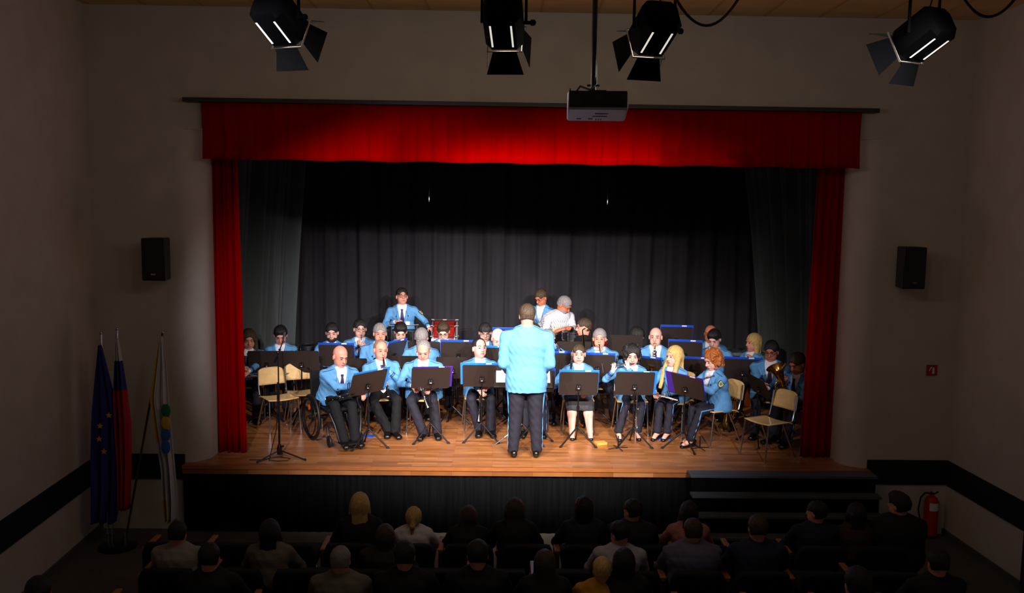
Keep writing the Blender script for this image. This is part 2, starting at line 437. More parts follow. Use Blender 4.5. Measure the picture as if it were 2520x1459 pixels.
def person(label, head, Y, a=0, who=None, off=(0, .04), stand=False, hz=None, lean=0, hy=0, hp=0, hr=0, s=1.0, fat=1.0, fem=False,
           hair=('short', 'hair_brown'), skin=0, outfit='uniform', top=None, L=None, R=None, spread=.11, feet=None, h=.008, glasses=False,
           beard=None, tie=True, badge=True, stripe=False, vdepth=.32, dL=None, dR=None, nL=None, nR=None, curl=.55, curlL=None, group=None,
           z0=0.0, lite=False, headXYZ=None, shoe='shoe', child=1.0, legs_dx=0, open_jacket=False, cL=None, cR=None, seath=.50, bottoms='navy'):
    P = Person(); P.who = who
    a = math.radians(a); f = nv((math.sin(a), -math.cos(a), 0)); rx = nv((math.cos(a), math.sin(a), 0)); up = nv((0, 0, 1))
    T = nv(onY(head[0], head[1], Y)) if headXYZ is None else nv(headXYZ)
    hs = child*1.13
    # head axes
    hya, hpa, hra = math.radians(hy), math.radians(hp), math.radians(hr)
    hf = f*math.cos(hya)+rx*math.sin(hya); hx = rx*math.cos(hya)-f*math.sin(hya)
    hu = up*math.cos(hpa)+hf*math.sin(hpa); hf = hf*math.cos(hpa)-up*math.sin(hpa)
    hx, hu = hx*math.cos(hra)+hu*math.sin(hra), hu*math.cos(hra)-hx*math.sin(hra)
    C = T-up*.119*hs-hu*0-hf*.02*math.sin(hpa)
    base = nv((C[0]-rx[0]*off[0]-f[0]*off[1], C[1]-rx[1]*off[0]-f[1]*off[1], z0))
    hz = (hz if hz is not None else (.92*s if stand else seath))
    loc = V(base); C = C-base
    Hp = nv((0, 0, hz)); facing = f[1] > .5
    neck_dir = unit(hu*.6+up*.5-hf*.12-f*.05)
    N = C-neck_dir*.150*hs-hf*.012
    tu = unit(N-Hp); TL = np.linalg.norm(N-Hp); ts = unit(rx-tu*np.dot(rx, tu)); tf = np.cross(ts, tu); tf = tf*(1 if np.dot(tf, f) > 0 else -1)
    sc = min(max(TL/.50, .8), 1.12)*child**.5 if child == 1 else child
    wS = (.186 if fem else .220)*sc*(fat**.4)
    prof = [(0, .168, .120), (.32, .140 if fem else .152, .108), (.70, .158 if fem else .176, .122), (.90, .135, .092), (1.0, .062, .060)]
    prof = [(t, rxx*1.19*sc*(fat if t < .8 else fat**.4), ry*1.06*sc*(fat**1.3 if t < .8 else fat**.4)) for t, rxx, ry in prof]
    def rad(t):
        t = min(max(t, 0), 1)
        for (t0, a0, b0), (t1, a1, b1) in zip(prof, prof[1:]):
            if t <= t1: k = (t-t0)/(t1-t0); return a0+(a1-a0)*k, b0+(b1-b0)*k
    def tp(t): return Hp+(N-Hp)*t
    def front(t, sx=0, ex=0.0, back=False):
        r1, r2 = rad(t); return tp(t)+ts*sx+tf*(r2*math.sqrt(max(1-(sx/r1)**2, .05))+ex)*(-1 if back else 1)
    def torso(sd, g, t0=0.0, t1=1.0, k=.02):
        pts = sorted(set([t0]+[q[0] for q in prof if t0 < q[0] < t1]+[t1]))
        for u0, u1 in zip(pts, pts[1:]):
            r0, r1 = rad(u0), rad(u1); sd.ec(tp(u0), tp(u1), (r0[0]+g, r0[1]+g), (r1[0]+g, r1[1]+g), ts, k)
    SL, SR = tp(.865)+ts*wS, tp(.865)-ts*wS
    l1, l2 = .285*sc, .255*sc
    def tgt(q, sg):
        if q is None:
            q = (sg*.16, .26, .60-hz) if not stand else (sg*.24, .05, -.06)
            return Hp+rx*q[0]+f*q[1]+up*q[2]
        return Hp+rx*q[0]+f*q[1]+up*q[2] if not isinstance(q, np.ndarray) else q-base
    WL, WR = tgt(L, 1), tgt(R, -1)
    po = 1.05 if not stand else (.15 if facing else .8)
    EL, WL = ik(SL, WL, l1, l2, rx*po-up*.8-f*.25); ER, WR = ik(SR, WR, l1, l2, -rx*po-up*.8-f*.25)
    hsz = .97*sc if not fem else .9*sc
    # ---- body
    sk = M[SKINS[skin]]; b = SDF()
    HR = [hx, hf, hu]; q = lambda x, y, z: C+(hx*x+hf*y+hu*z)*hs
    E3 = lambda *r: tuple(v*hs for v in r)
    b.ell(q(0, -.012, .030), E3(.074, .092, .086), HR, 0)
    b.ell(q(0, .022, -.030), E3(.058, .066, .082), HR, .03)
    b.ell(q(0, .052, -.088), E3(.032, .028, .024), HR, .025)
    for sx in (-1, 1):
        b.ell(q(sx*.040, .030, -.050), E3(.022, .04, .035), HR, .02)
        b.ell(q(sx*.078, -.008, -.008), E3(.009, .019, .031), HR, .006)
        b.ell(q(sx*.030, .099, .006), E3(.017, .017, .011), HR, .014, 's')
    b.ell(q(0, .078, .030), E3(.046, .016, .010), HR, .012)
    b.cone(q(0, .084, .014), q(0, .104, -.024), .0075*hs, .0125*hs, .012)
    b.ell(q(0, .092, -.030), E3(.017, .012, .009), HR, .008)
    b.ell(q(0, .080, -.058), E3(.026, .014, .011), HR, .01)
    b.cone(C-hu*.05*hs-hf*.018*hs, N-tu*.02, (.050 if fem else .057)*hs, (.052 if fem else .062)*sc, .03)
    tor = [tp(1), tp(.8), tp(.4), tp(0)]
    for p0, p1, r0, r1 in zip(tor, tor[1:], (.05, .09, .08), (.09, .08, .09)): b.cone(p0, p1, r0*sc, r1*sc, .03)
    for S_, E_, W_, dd, nn, sg, cc in ((SL, EL, WL, dL, nL, 1, curlL if curlL is not None else curl), (SR, ER, WR, dR, nR, -1, curl)):
        b.cone(tp(.86), S_, .05*sc, .042*sc, .03); b.cone(S_, E_, .040*sc, .034*sc, .02); b.cone(E_, W_, .034*sc, .025*sc, .015)
        fd = unit(W_-E_)
        D_ = fd if dd is None else unit(rx*dd[0]+f*dd[1]+up*dd[2])
        N_ = (-rx*sg*.5-up*.9) if nn is None else rx*nn[0]+f*nn[1]+up*nn[2]
        side = -rx*sg*1.0+f*.3+up*.5
        hand(b, W_, D_, N_, side, cc, hsz)
    # legs
    hj = [Hp+rx*.088*sc*sg for sg in (1, -1)]
    if feet is None: feet = [(spread*1.0, .42), (-spread*1.0, .42)] if not stand else [(.11, .04), (-.11, .04)]
    K, AN = [], []
    for sg, hjo, ft in zip((1, -1), hj, feet):
        an = rx*(ft[0]+legs_dx)+f*ft[1]+up*.085
        if stand: kn = (hjo+an)/2+f*.03
        else:
            kn = rx*(sg*spread+legs_dx*.7)+f*.41*sc+up*(hz-(.065 if fem else .035))
        K.append(kn); AN.append(an)
    bare = outfit in ('skirt',)
    for hjo, kn, an in zip(hj, K, AN):
        b.cone(hjo, kn, .06*sc, .048*sc, .03)
        if bare:
            b.cone(kn, kn+(an-kn)*.35+up*0-f*.012, .056, .060, .02); b.cone(kn+(an-kn)*.35-f*.012, an, .060, .036, .02)
            b.cone(an, an+f*.11-up*.05, .034, .026, .02)
        else: b.cone(kn, an, .045, .032, .02)
        if outfit == 'womanslacks' or shoe == 'pump': b.cone(an, an+f*.10-up*.045, .032, .026, .02)
    root = b.build('person', h, sk, None, loc); tag(root, label, 'person', group)
    P.root = root; P.base = base
    P.loc = loc
    # ---- eyes, brows, mouth
    Mh = Matrix([list(hx)+[0], list(hf)+[0], list(hu)+[0], [0, 0, 0, 1]]).transposed().to_3x3()
    facing_away = np.dot(hf, (0, 1, 0)) > .5
    if not facing_away:
        for sx in (-1, 1):
            MB().ball(q(sx*.030, .0845, .007), E3(.0125, .006, .0055 if hp < 15 else .0035), 8, Mh).build('eye', M['eye'], root)
            hb = hair[1] if hair[0] not in ('bald',) else 'hair_brown'
            MB().tube([V(q(sx*.013, .0935, .030)), V(q(sx*.030, .0925, .034)), V(q(sx*.046, .079, .030))], [.0026*hs, .0034*hs, .0018*hs], 5).build('eyebrow', M[hb], root)
        MB().ball(q(0, .0915, -.058), E3(.021, .0055, .0050 if not fem else .0065), 8, Mh).build('mouth', M['lip'], root)
    if glasses:
        g = MB()
        for sx in (-1, 1):
            g.tube([V(q(sx*.032+.026*math.cos(t), .101-.006*abs(math.cos(t)), .006+.018*math.sin(t))) for t in np.linspace(0, 2*PI, 13)[:-1]], .0022, 4, closed=True)
            g.tube([V(q(sx*.058, .095, .010)), V(q(sx*.077, .04, .012)), V(q(sx*.080, -.005, .012))], .002, 4)
        g.tube([V(q(-.008, .102, .010)), V(q(.008, .102, .010))], .002, 4)
        g.build('glasses', M['glass_frame'], root)
    if beard:
        bd = SDF(lambda P_: (np.sin(P_[:, 0]*210)*np.sin(P_[:, 1]*190)*np.sin(P_[:, 2]*200)*.0015).astype(np.float32))
        bd.ell(q(0, .030, -.070), E3(.066, .070, .052), HR, 0); bd.ell(q(0, .056, -.092), E3(.036, .034, .028), HR, .02)
        bd.ell(q(0, .110, -.036), E3(.028, .05, .040), HR, .01, 's'); bd.ell(q(0, .05, .04), E3(.1, .09, .07), HR, .01, 's')
        bd.build('beard', h, M[beard], root)
    # ---- hair
    st, hc = hair
    if st != 'bald':
        wp = lambda P_: ((np.sin(P_[:, 0]*190+P_[:, 2]*35+1)*np.sin(P_[:, 1]*60+P_[:, 2]*25)+np.sin(P_[:, 0]*85-P_[:, 1]*110))*.0013).astype(np.float32)
        hd = SDF(wp); thick = {'rim': .004, 'receding': .007, 'bun': .006, 'stubble': .003}.get(st, .012)
        hd.ell(q(0, -.014, .034 if thick > .008 else .031), E3(.074+thick, .093+thick, .086+thick), HR, 0)
        hd.ell(q(0, -.045, -.02), E3(.066+thick*.5, .055+thick*.5, .06), HR, .02)
        if st == 'curly': hd.ell(q(0, -.03, -.03), E3(.092, .075, .065), HR, .02)
        if st in ('long', 'bob', 'curly', 'pony'): hd.ell(q(0, -.02, .02), E3(.088, .100, .090), HR, .02)
        if st == 'quiff': hd.ell(q(0, .045, .098), E3(.060, .050, .030), HR, .05)
        if st == 'long':
            lg = .36
            for sx in (-1, 1):
                hd.ec(q(sx*.072, .0, .0), q(sx*.084, .075, -.17), (.028*hs, .040*hs), (.028*hs, .028*hs), hx, .02); hd.ec(q(sx*.084, .075, -.17), q(sx*.088, .135, -lg), (.028*hs, .028*hs), (.022*hs, .018*hs), hx, .02)
            hd.ec(q(0, -.07, 0), q(0, -.075, -lg), (.075*hs, .035*hs), (.085*hs, .022*hs), hx, .03)
        if st == 'bob':
            for sx in (-1, 1): hd.ec(q(sx*.066, -.01, .0), q(sx*.074, .005, -.12), (.026*hs, .045*hs), (.024*hs, .03*hs), hx, .02)
            hd.ec(q(0, -.06, 0), q(0, -.06, -.13), (.072*hs, .04*hs), (.068*hs, .03*hs), hx, .03)
        if st == 'curly':
            rnd = random.Random(3)
            for i in range(120):
                an = rnd.uniform(.75, 2*PI-.75); zz = rnd.uniform(-.085, .11); rr = .094*math.sqrt(max(.25, 1-(max(zz-.02, 0)/.13)**2))
                hd.ell(q(math.sin(an)*rr, math.cos(an)*rr*.95-.012, zz), E3(.0155, .0155, .018), HR, .010)
        if st == 'bun': hd.ell(q(0, -.10, .075), E3(.034, .03, .03), HR, .01)
        if st == 'pony': hd.cone(q(0, -.10, .02), q(0, -.125, -.06), .030*hs, .026*hs, .02); hd.cone(q(0, -.125, -.06), q(.01, -.10, -.18), .028*hs, .012*hs, .02)
        # face opening
        def loc3(P_): w_ = (P_-A(C))/hs; return w_@A(hx), w_@A(hf), w_@A(hu)
        if st == 'rim':
            hd.ell(q(0, .03, .09), E3(.12, .14, .066), HR, .006, 's'); hd.ell(q(0, .09, -.02), E3(.12, .095, .14), HR, .004, 's')
        elif st == 'receding':
            hd.ell(q(0, .112, .055), E3(.070, .100, .078), HR, .006, 's')
        elif st == 'fringe':
            hd.ell(q(0, .118, -.045), E3(.080, .065, .080), HR, .006, 's')
        elif st in ('long', 'bob', 'curly'):
            hd.ell(q(0, .112, -.030), E3(.066, .085, .100), HR, .006, 's'); hd.ell(q(0, .10, -.13), E3(.062, .085, .06), HR, .01, 's')
        elif st == 'stubble':
            hd.ell(q(0, .10, .03), E3(.085, .105, .085), HR, .004, 's')
        else:
            hd.ell(q(0, .118, -.018), E3(.082, .075, .094), HR, .006, 's')
        if st not in ('long', 'bob', 'curly'):
            def side_cut(P_):
                x, y, z = loc3(P_); return np.maximum(z-(.034-.25*np.clip(y, -.02, .1)), .006-y).astype(np.float32)
            hd.fn(side_cut, .006)
        if st not in ('long', 'bob', 'curly', 'pony'):
            def nape(P_):
                x, y, z = loc3(P_); return (z+.060+.35*y).astype(np.float32)
            hd.fn(nape, .006)
        hd.build('hair', max(h*.85, .0065), M[hc], root)
    # ---- clothes
    fold = lambda amp: (lambda P_: ((np.sin(P_[:, 2]*62+P_[:, 0]*35+2*np.sin(P_[:, 1]*23))*np.sin(P_[:, 0]*28-P_[:, 1]*33+1))*amp).astype(np.float32))
    uni = outfit in ('uniform', 'skirt', 'womanslacks')
    jm = M['jacket'] if uni else (top if top is not None else M['blackcloth'])
    g = .016
    jk = SDF(fold(.0032)); torso(jk, g, .04 if not stand else 0.0, .93)
    jk.cone(tp(.88)-ts*wS*.90, tp(.88)+ts*wS*.90, .060*sc, .060*sc, .04)
    if uni:
        jk.ell(tp(.92)-tf*.012, (.085*sc, .075*sc, .06), [ts, tf, tu], .03)
        if stand: 
            r0 = rad(0); jk.ec(tp(.1), tp(0)-up*.22, (r0[0]+.012, r0[1]+.02), (r0[0]+.022, r0[1]+.028), ts, .03)
        else:
            r0 = rad(0); jk.ec(tp(.2), tp(0)-up*.02, (r0[0]+.01, r0[1]+.01), (r0[0]+.035, r0[1]+.02), ts, .03)
            for hjo, kn, sg in zip(hj, K, (1, -1)):
                e = hjo+(kn-hjo)*.30+rx*sg*.035; jk.cone(hjo+rx*sg*.03-up*.01, e-up*.02, .094*sc, .080*sc, .04)
    sl0, sl1 = .066*sc, .053*sc
    for S_, E_, W_ in ((SL, EL, WL), (SR, ER, WR)):
        cut = 1.0 if uni else .98
        We = E_+(W_-E_)*(.90 if outfit != 'tshirt' else .0)
        jk.cone(S_, E_, sl0, sl1, .022)
    if outfit == 'rolled':
        for S_, E_, W_ in ((SL, EL, WL), (SR, ER, WR)): jk.cone(E_, E_+(W_-E_)*.25, sl1, .05*sc, .02)
    zV = 1-vdepth/TL; jsurf = SDF(); jsurf.p = list(jk.p)
    if uni:
        wtop = .068*sc
        def vcut(P_):
            w_ = P_-A(tp(zV)); z = w_@A(tu); x = np.abs(w_@A(ts)); y = w_@A(tf)
            return np.maximum(x-(wtop*np.clip(z/(vdepth-.04), -1, 1.3)), -y+.0).astype(np.float32)
        jk.fn(vcut, .004)
        if stand or open_jacket or not stand:
            # skirts of the coat part below the button
            zl = .30 if not open_jacket else .55
            def vcut2(P_):
                w_ = P_-A(tp(zl)); z = -(w_@A(tu)); x = np.abs(w_@A(ts)); y = w_@A(f)
                return np.maximum(x-.34*np.clip(z, -1, .5)-(.0 if not open_jacket else .03), -y+.02).astype(np.float32)
            jk.fn(vcut2, .004)
        jk.fn(lambda P_: (P_@A(up)-(hz-(.070 if not stand else .115))).astype(np.float32), .004)
    else:
        jk.ell(N+tu*.01, (.07*sc, .07*sc, .03), [ts, tf, tu], .01, 's')
    if outfit not in ('tshirt', 'rolled'):
        for E_, W_ in ((EL, WL), (ER, WR)): jk.cone(E_, E_+(W_-E_)*.90, sl1, .039*sc, .02)
    jname = {'tshirt': 'shirt', 'rolled': 'shirt', 'casual': 'sweater'}.get(outfit, 'jacket')
    jk.build(jname, h, jm, root)
    if uni:
        sh = SDF(); torso(sh, .004, .12, .95, .02)
        sh.cone(N-tu*.03, N+unit(C-N)*(.028 if not facing_away else .055), (.064 if not fem else .058)*sc, (.064 if not fem else .056)*sc, .01)
        for sx in (-1, 1):
            sh.ell(front(.94, sx*.042, .012)+tu*.014, (.030, .009, .022), [unit(ts*sx+tu*-.8), tf, unit(ts*sx*.8+tu)], .004)
        if not lite or L is not None:
            for E_, W_ in ((EL, WL), (ER, WR)): sh.cone(E_+(W_-E_)*.84, E_+(W_-E_)*.965, .036*sc, .034*sc, 0)
        sh.ell(C-hu*.035*hs+hf*.01, (.06*hs, .075*hs, .085*hs), HR, .005, 's')
        sh.build('shirt', h, M['shirt'], root)
        if tie:
            t = MB(); us = (.985, .955, .925, .88, .84, .79, .74, .69, .64, .59, .54, .50); pts = [surf(sh, tp(u), tf, .013) for u in us]; ws = (.020, .019, .013, .017, .020, .023, .025, .028, .030, .031, .032, .032)
            for sgn in (0, 1):
                pass
            vs = []
            for p_, w_ in zip(pts, ws): vs += [p_-ts*w_, p_+tf*.006, p_+ts*w_, p_-tf*.010]
            fs = []
            for i in range(len(pts)-1):
                for j in range(4): fs.append((i*4+j, i*4+(j+1) % 4, i*4+4+(j+1) % 4, i*4+4+j))
            e_ = len(vs); fs += [(0, 1, 2, 3), (e_-1, e_-2, e_-3, e_-4)]
            t.add([V(v) for v in vs], fs).build('tie', M['tie'], root)
        if not facing_away and not lite:
            for sx in (-1, 1):
                wt = .068*sc; zt = lambda k_: zV+(.955-zV)*k_
                inn = [surf(jsurf, tp(zt(k_))+ts*sx*(.004+wt*1.02*k_), tf, .004) for k_ in (0, .35, .7, .92)]
                out = [surf(jsurf, tp(zt(k_))+ts*sx*w_, tf, .007) for k_, w_ in ((0, .012), (.35, .060), (.66, .100), (.95, .085*sc))]
                vs = [V(p) for p in inn+out]; lp = MB().add(vs, [(i, i+1, i+5, i+4) for i in range(3)]).build('lapel', jm, root); solid(lp, .006)
                MB().tube(vs[4:], .0024, 4).build('lapel_edge', M['seam'], lp)
            for sx in (-1, 1): MB().ball(surf(jsurf, tp(.74)+ts*sx*.105*sc, tf, .004), (.012, .012, .012), 8).build('button', M['darkblue'], root)
            MB().ball(surf(jsurf, tp(.36), tf, .002), (.010, .010, .010), 8).build('button', M['darkblue'], root)
        for sg, S_ in ((1, SL), (-1, SR)):
            pts = []
            for k_ in np.linspace(0, 1, 6):
                c_ = tp(.90)+ts*sg*.07*sc; p_ = c_+(S_+ts*sg*.03-c_)*k_; pts.append(surf(jk, p_, unit(tu+tf*.45*(1 if not facing_away else -1)), .002))
            MB().tube([V(x) for x in pts], .0038, 5).build('epaulette_piping', M['darkblue'], root)
        for E_, W_ in ((EL, WL), (ER, WR)):
            ax = unit(W_-E_)
            for k_ in (.66, .76):
                rr = (sl1+(.039*sc-sl1)*k_/.9)+.0025; M4 = along(V(E_+(W_-E_)*k_), V(ax))
                MB().tube([M4 @ V((rr*math.cos(t_), rr*math.sin(t_), 0)) for t_ in np.linspace(0, 2*PI, 15)[:-1]], .0055, 5, closed=True).build('sleeve_stripe', M['darkblue'], root)
        if badge:
            ax = unit(EL-SL); out = unit((ts*.9+tf*.35)-ax*np.dot(ts*.9+tf*.35, ax)); c_ = SL+(EL-SL)*.42+out*(.059*sc); sd_ = np.cross(out, ax)
            sh_ = [(-.036, .040), (.036, .040), (.037, -.005), (.026, -.032), (0, -.046), (-.026, -.032), (-.037, -.005)]
            M4 = frame(c_, sd_, -ax, out)
            if M4.to_3x3().determinant() < 0: M4 = frame(c_, -sd_, -ax, out)
            bo = MB().prism(sh_, M4, .010).build('sleeve_badge', M['blackcloth'], root)
            MB().prism([(x*.88, y*.86-.002) for x, y in sh_], M4, .014).build('emblem', M['badgegold'], bo)
            MB().prism([(x*.45, y*.45) for x, y in sh_], M4, .017).build('shield', M['badgegreen'], bo)
    # ---- trousers or skirt
    if True:
        tr = SDF(fold(.003)); tm = M[bottoms] if outfit in ('uniform', 'womanslacks', 'rolled', 'tshirt', 'casual') else M['blackcloth']
        r0 = rad(0); tr.ec(Hp+tu*.06, Hp-up*.02, (r0[0], r0[1]*.95), (r0[0], r0[1]), rx, .02)
        if outfit == 'skirt':
            mk = (K[0]+K[1])/2; tr.ec(Hp, mk-f*.02+up*.0, (r0[0]+.01, .10), (spread+.075, .068), rx, .03)
            for kn in K: tr.cone(kn-f*.02, kn-f*.005-up*.05, .076, .078, .03)
            tr.cone(K[0]-f*.02, K[1]-f*.02, .070, .070, .03); tr.cone(K[0]-f*.01-up*.04, K[1]-f*.01-up*.04, .068, .068, .03)
            tr.fn(lambda P_: (P_@A(up)-A(K[0])@A(up)+.085).astype(np.float32), .006)
            tr.build('skirt', h, M['skirt'], root)
        else:
            slim = .82 if (fem or outfit == 'womanslacks') else 1.0
            for hjo, kn, an in zip(hj, K, AN):
                tr.cone(hjo-(up*0), kn, .094*sc*slim*(fat**.5), .074*sc*slim, .03); e_ = an+up*(.005 if shoe != 'pump' else .03)
                tr.cone(kn, e_, .072*sc*slim, .063*slim if slim == 1 else .056, .012)
            tr.fn(lambda P_: (P_@A(up)-(.055 if shoe != 'pump' else .085)).astype(np.float32), .006)
            tr.build('trousers', h, tm, root)
            if stripe:
                for sg, hjo, kn, an in zip((1, -1), hj, K, AN):
                    o_ = [(Hp+rx*sg*(r0[0]+.004)+up*.0 if stand else hjo+rx*sg*.080*sc+up*.02), kn+rx*sg*.070*sc*slim+(f*.02 if stand else f*.01+up*.02), kn+(an-kn)*.35+rx*sg*.067*sc*slim, an+rx*sg*.058*slim+up*(.0 if shoe != 'pump' else .03)]
                    if not stand: o_[0] = hjo+(kn-hjo)*.35+rx*sg*.083*sc*slim
                    MB().tube([V(x) for x in o_], .008, 6).build('trouser_stripe', M['lightstripe'], root)
        for sg, an, ft in zip((1, -1), AN, feet):
            sd = SDF(); td = unit(f+rx*sg*(.18 if not fem else .02)); az = nv((an[0], an[1], 0))
            if shoe == 'pump':
                sd.ec(az-td*.05+up*.035, az+td*.13+up*.020, (.030, .030), (.030, .022), rx, 0); sd.ell(az+td*.06+up*.07, (.03, .08, .04), [np.cross(td, up), td, up], .01, 's')
            else:
                sd.ec(az-td*.055+up*.045, az+td*.15+up*.030, (.040, .045), (.044, .030), rx, 0); sd.cone(az-td*.02+up*.06, az+td*.03+up*.05, .04, .042, .02)
            sd.fn(lambda P_: (P_@A(up)-.003).astype(np.float32), .002)
            sd.build('shoe', h, M['shoe'] if shoe in ('shoe', 'pump') else shoe, root)
    P.C = C+base; P.hf, P.hx, P.hu = hf, hx, hu; P.f, P.rx, P.up = f, rx, up; P.mouth = q(0, .098, -.060)+base; P.WL, P.WR = WL+base, WR+base; P.N = N+base; P.Hp = Hp+base
    P.EL, P.ER = EL+base, ER+base; P.hsz = hsz; P.a = a; P.knees = [k_+base for k_ in K]
    return P

# where the mouth will be, before the arms are posed
def mouth_of(head, Y, a, hy=0, hp=0, dz=.119):
    a = math.radians(a); f = nv((math.sin(a), -math.cos(a), 0)); rx = nv((math.cos(a), math.sin(a), 0)); up = nv((0, 0, 1))
    y, p = math.radians(hy), math.radians(hp); T = nv(onY(head[0], head[1], Y))
    hf = f*math.cos(y)+rx*math.sin(y); hu = up*math.cos(p)+hf*math.sin(p); hf2 = hf*math.cos(p)-up*math.sin(p)
    C = T-up*dz-hf2*.02*math.sin(p); return C+hf2*.100-hu*.060, f, rx, up

# ------------------------------------------------------------------ instruments (each built between two world points)
def woodwind(name, label, a, b, r=.013, bell=.034, m='blackwood', keys=True, cat='musical instrument', group=None):
    a, b = V(a), V(b); L = (b-a).length; M4 = along((0, 0, 0), b-a)
    root = MB().lathe([(.004, 0), (.006, .03), (r*.8, .04), (r*1.15, .10), (r, .12), (r, L*.5), (r*1.18, L*.505), (r*1.18, L*.53), (r, L*.54), (r*1.05, L-.09), (r*1.35, L-.07), (bell, L)], M4, 14).build(name, M[m], None, a)
    tag(root, label, cat, group)
    k = MB().use(M['silver']); x, y = M4.to_3x3() @ V((1, 0, 0)), M4.to_3x3() @ V((0, 1, 0)); d = (b-a).normalized()
    if keys:
        for i in range(13):
            p = d*(L*(.2+.052*i)); sgn = 1 if i % 2 else -1; nrm = (x*math.cos(i*.9)+y*math.sin(i*.9))
            k.lathe([(.007, 0), (.008, .003), (.006, .005)], along(p+nrm*(r+.002), nrm), 8)
        k.tube([d*(L*.18)+x*(r+.004), d*(L*.5)+x*(r+.004)], .0026, 5); k.tube([d*(L*.54)+x*(r+.004), d*(L*.85)+x*(r+.004)], .0026, 5)
        k.tube([d*(L*.2)+y*(r+.004), d*(L*.8)+y*(r+.004)], .0026, 5)
        k.build('keywork', None, root)
    if bell > .02:
        rg = MB().tube([M4 @ V(((bell+.0005)*math.cos(t), (bell+.0005)*math.sin(t), L)) for t in np.linspace(0, 2*PI, 19)[:-1]], .0028, 5, closed=True)
        for s_ in (.505, .53): rg.tube([M4 @ V((r*1.22*math.cos(t), r*1.22*math.sin(t), L*s_)) for t in np.linspace(0, 2*PI, 13)[:-1]], .0018, 5, closed=True)
        rg.build('ring', M['silver'], root)
    return root

def trumpet(label, a, b, m='silver', L=.48, cat='musical instrument'):
    """mouthpiece at a, pointing to b"""
    a = V(a); d = (V(b)-a).normalized(); up = V((0, 0, 1)); s = d.cross(up).normalized(); u = s.cross(d)
    root = MB().tube([d*0, d*.02], [.010, .004], 10).tube([d*.02, d*(L*.8)], .0055, 8).tube([d*(L*.8)]+[d*(L*.8+.03*math.sin(t))+u*(-.03+.03*math.cos(t)) for t in np.linspace(0, PI, 7)]+[d*(L*.3)-u*.06], .0055, 8).build('trumpet', M[m], None, a)
    tag(root, label, cat)
    MB().lathe([(.006, .1), (.007, L-.12), (.012, L-.06), (.024, L-.025), (.048, L), (.061, L+.01), (.057, L+.008), (.02, L-.03)], along(-u*.06, d), 20, cap=False).build('bell', M[m], root)
    for i in range(3):
        c = d*(L*.40+i*.028)-u*.03
        v = MB().tube([c-u*.07, c+u*.035], .010, 10).tube([c+u*.035, c+u*.055], .003, 6).build('valve', M[m], root)
        MB().tube([c+u*.055, c+u*.060], .008, 8).build('cap', M[m], v)
    MB().tube([d*(L*.3)-u*.06+s*.012, d*(L*.15)-u*.045+s*.012, d*(L*.3)-u*.01+s*.012], .0045, 6).build('tuning_slide', M[m], root)
    return root

def trombone(label, a, d, m='gold'):
    a = V(a); d = V(d).normalized(); up = V((0, 0, 1)); s = d.cross(up).normalized(); u = s.cross(d)
    root = MB().tube([d*0, d*.03], [.013, .006], 10).tube([d*.03, d*.72], .0065, 8).tube([d*.72]+[d*(.72+.045*math.sin(t))+s*(.045-.045*math.cos(t)) for t in np.linspace(0, PI, 9)]+[d*.05+s*.09], .0065, 8).build('trombone', M['silver'], None, a)
    tag(root, label, 'musical instrument')
    pts = [d*.05+s*.09, d*-.30+s*.09]+[d*(-.30-.06*math.sin(t))+s*(.15-.06*math.cos(t)) for t in np.linspace(0, PI, 9)]+[d*.0+s*.21]
    MB().tube(pts, [.0065]*2+[.008]*9+[.011], 10).build('tuning_bow', M[m], root)
    MB().lathe([(.011, 0), (.018, .15), (.034, .23), (.07, .28), (.098, .30), (.094, .298), (.05, .255)], along(s*.21, d), 22, cap=False).build('bell', M[m], root)
    MB().tube([d*.12, d*.12+s*.09], .004, 6).build('brace', M[m], root)
    return root

def brass_upright(name, label, c, ax, side, m='gold', L=.58, bell=.14, mp=True):
    """euphonium: bell opens along ax, tubing below"""
    c = V(c); z = V(ax).normalized(); x = V(side); x = (x-z*x.dot(z)).normalized(); y = z.cross(x); M4 = frame((0, 0, 0), x, y, z)
    root = MB().use(M[m]).lathe([(.017, 0), (.026, L*.3), (.040, L*.6), (.060, L*.80), (.095, L*.93), (bell, L), (bell-.005, L+.001), (.085, L*.92), (.05, L*.78), (.03, L*.6)], M4, 26, cap=False).build(name, None, None, c)
    tag(root, label, 'musical instrument')
    T = lambda pts: [M4 @ V(p) for p in pts]
    MB().tube(T([(0, 0, .0), (.01, 0, -.05), (.05, 0, -.085), (.09, 0, -.05), (.10, 0, .0), (.11, 0, L*.5), (.09, 0, L*.62), (.05, 0, L*.64), (.02, .02, L*.56), (.03, .04, L*.3)]), [.017, .017, .017, .016, .015, .013, .012, .011, .010, .009], 12).build('main_tube', M[m], root)
    MB().tube(T([(.03, .045, L*.5), (.06, .05, L*.1), (.09, .05, L*.02), (.13, .045, L*.1), (.135, .04, L*.40), (.12, .04, L*.46), (.09, .045, L*.40)]), .008, 9).build('tuning_slide', M[m], root)
    for i in range(4):
        cc = (.045+i*.026, .045+.006*i, 0)
        v = MB().tube(T([(cc[0], cc[1], L*.15), (cc[0], cc[1], L*.48)]), .0125, 12).build('valve', M[m], root)
        MB().tube(T([(cc[0], cc[1], L*.48), (cc[0], cc[1], L*.54)]), .003, 6).tube(T([(cc[0], cc[1], L*.54), (cc[0], cc[1], L*.55)]), .010, 10).build('cap', M[m], v)
    if mp:
        MB().tube(T([(.03, .05, L*.35), (.03, .09, L*.52), (.02, .16, L*.62), (.02, .20, L*.64)]), [.007, .006, .005, .014], 10).build('mouthpiece', M['silver'], root)
    return root

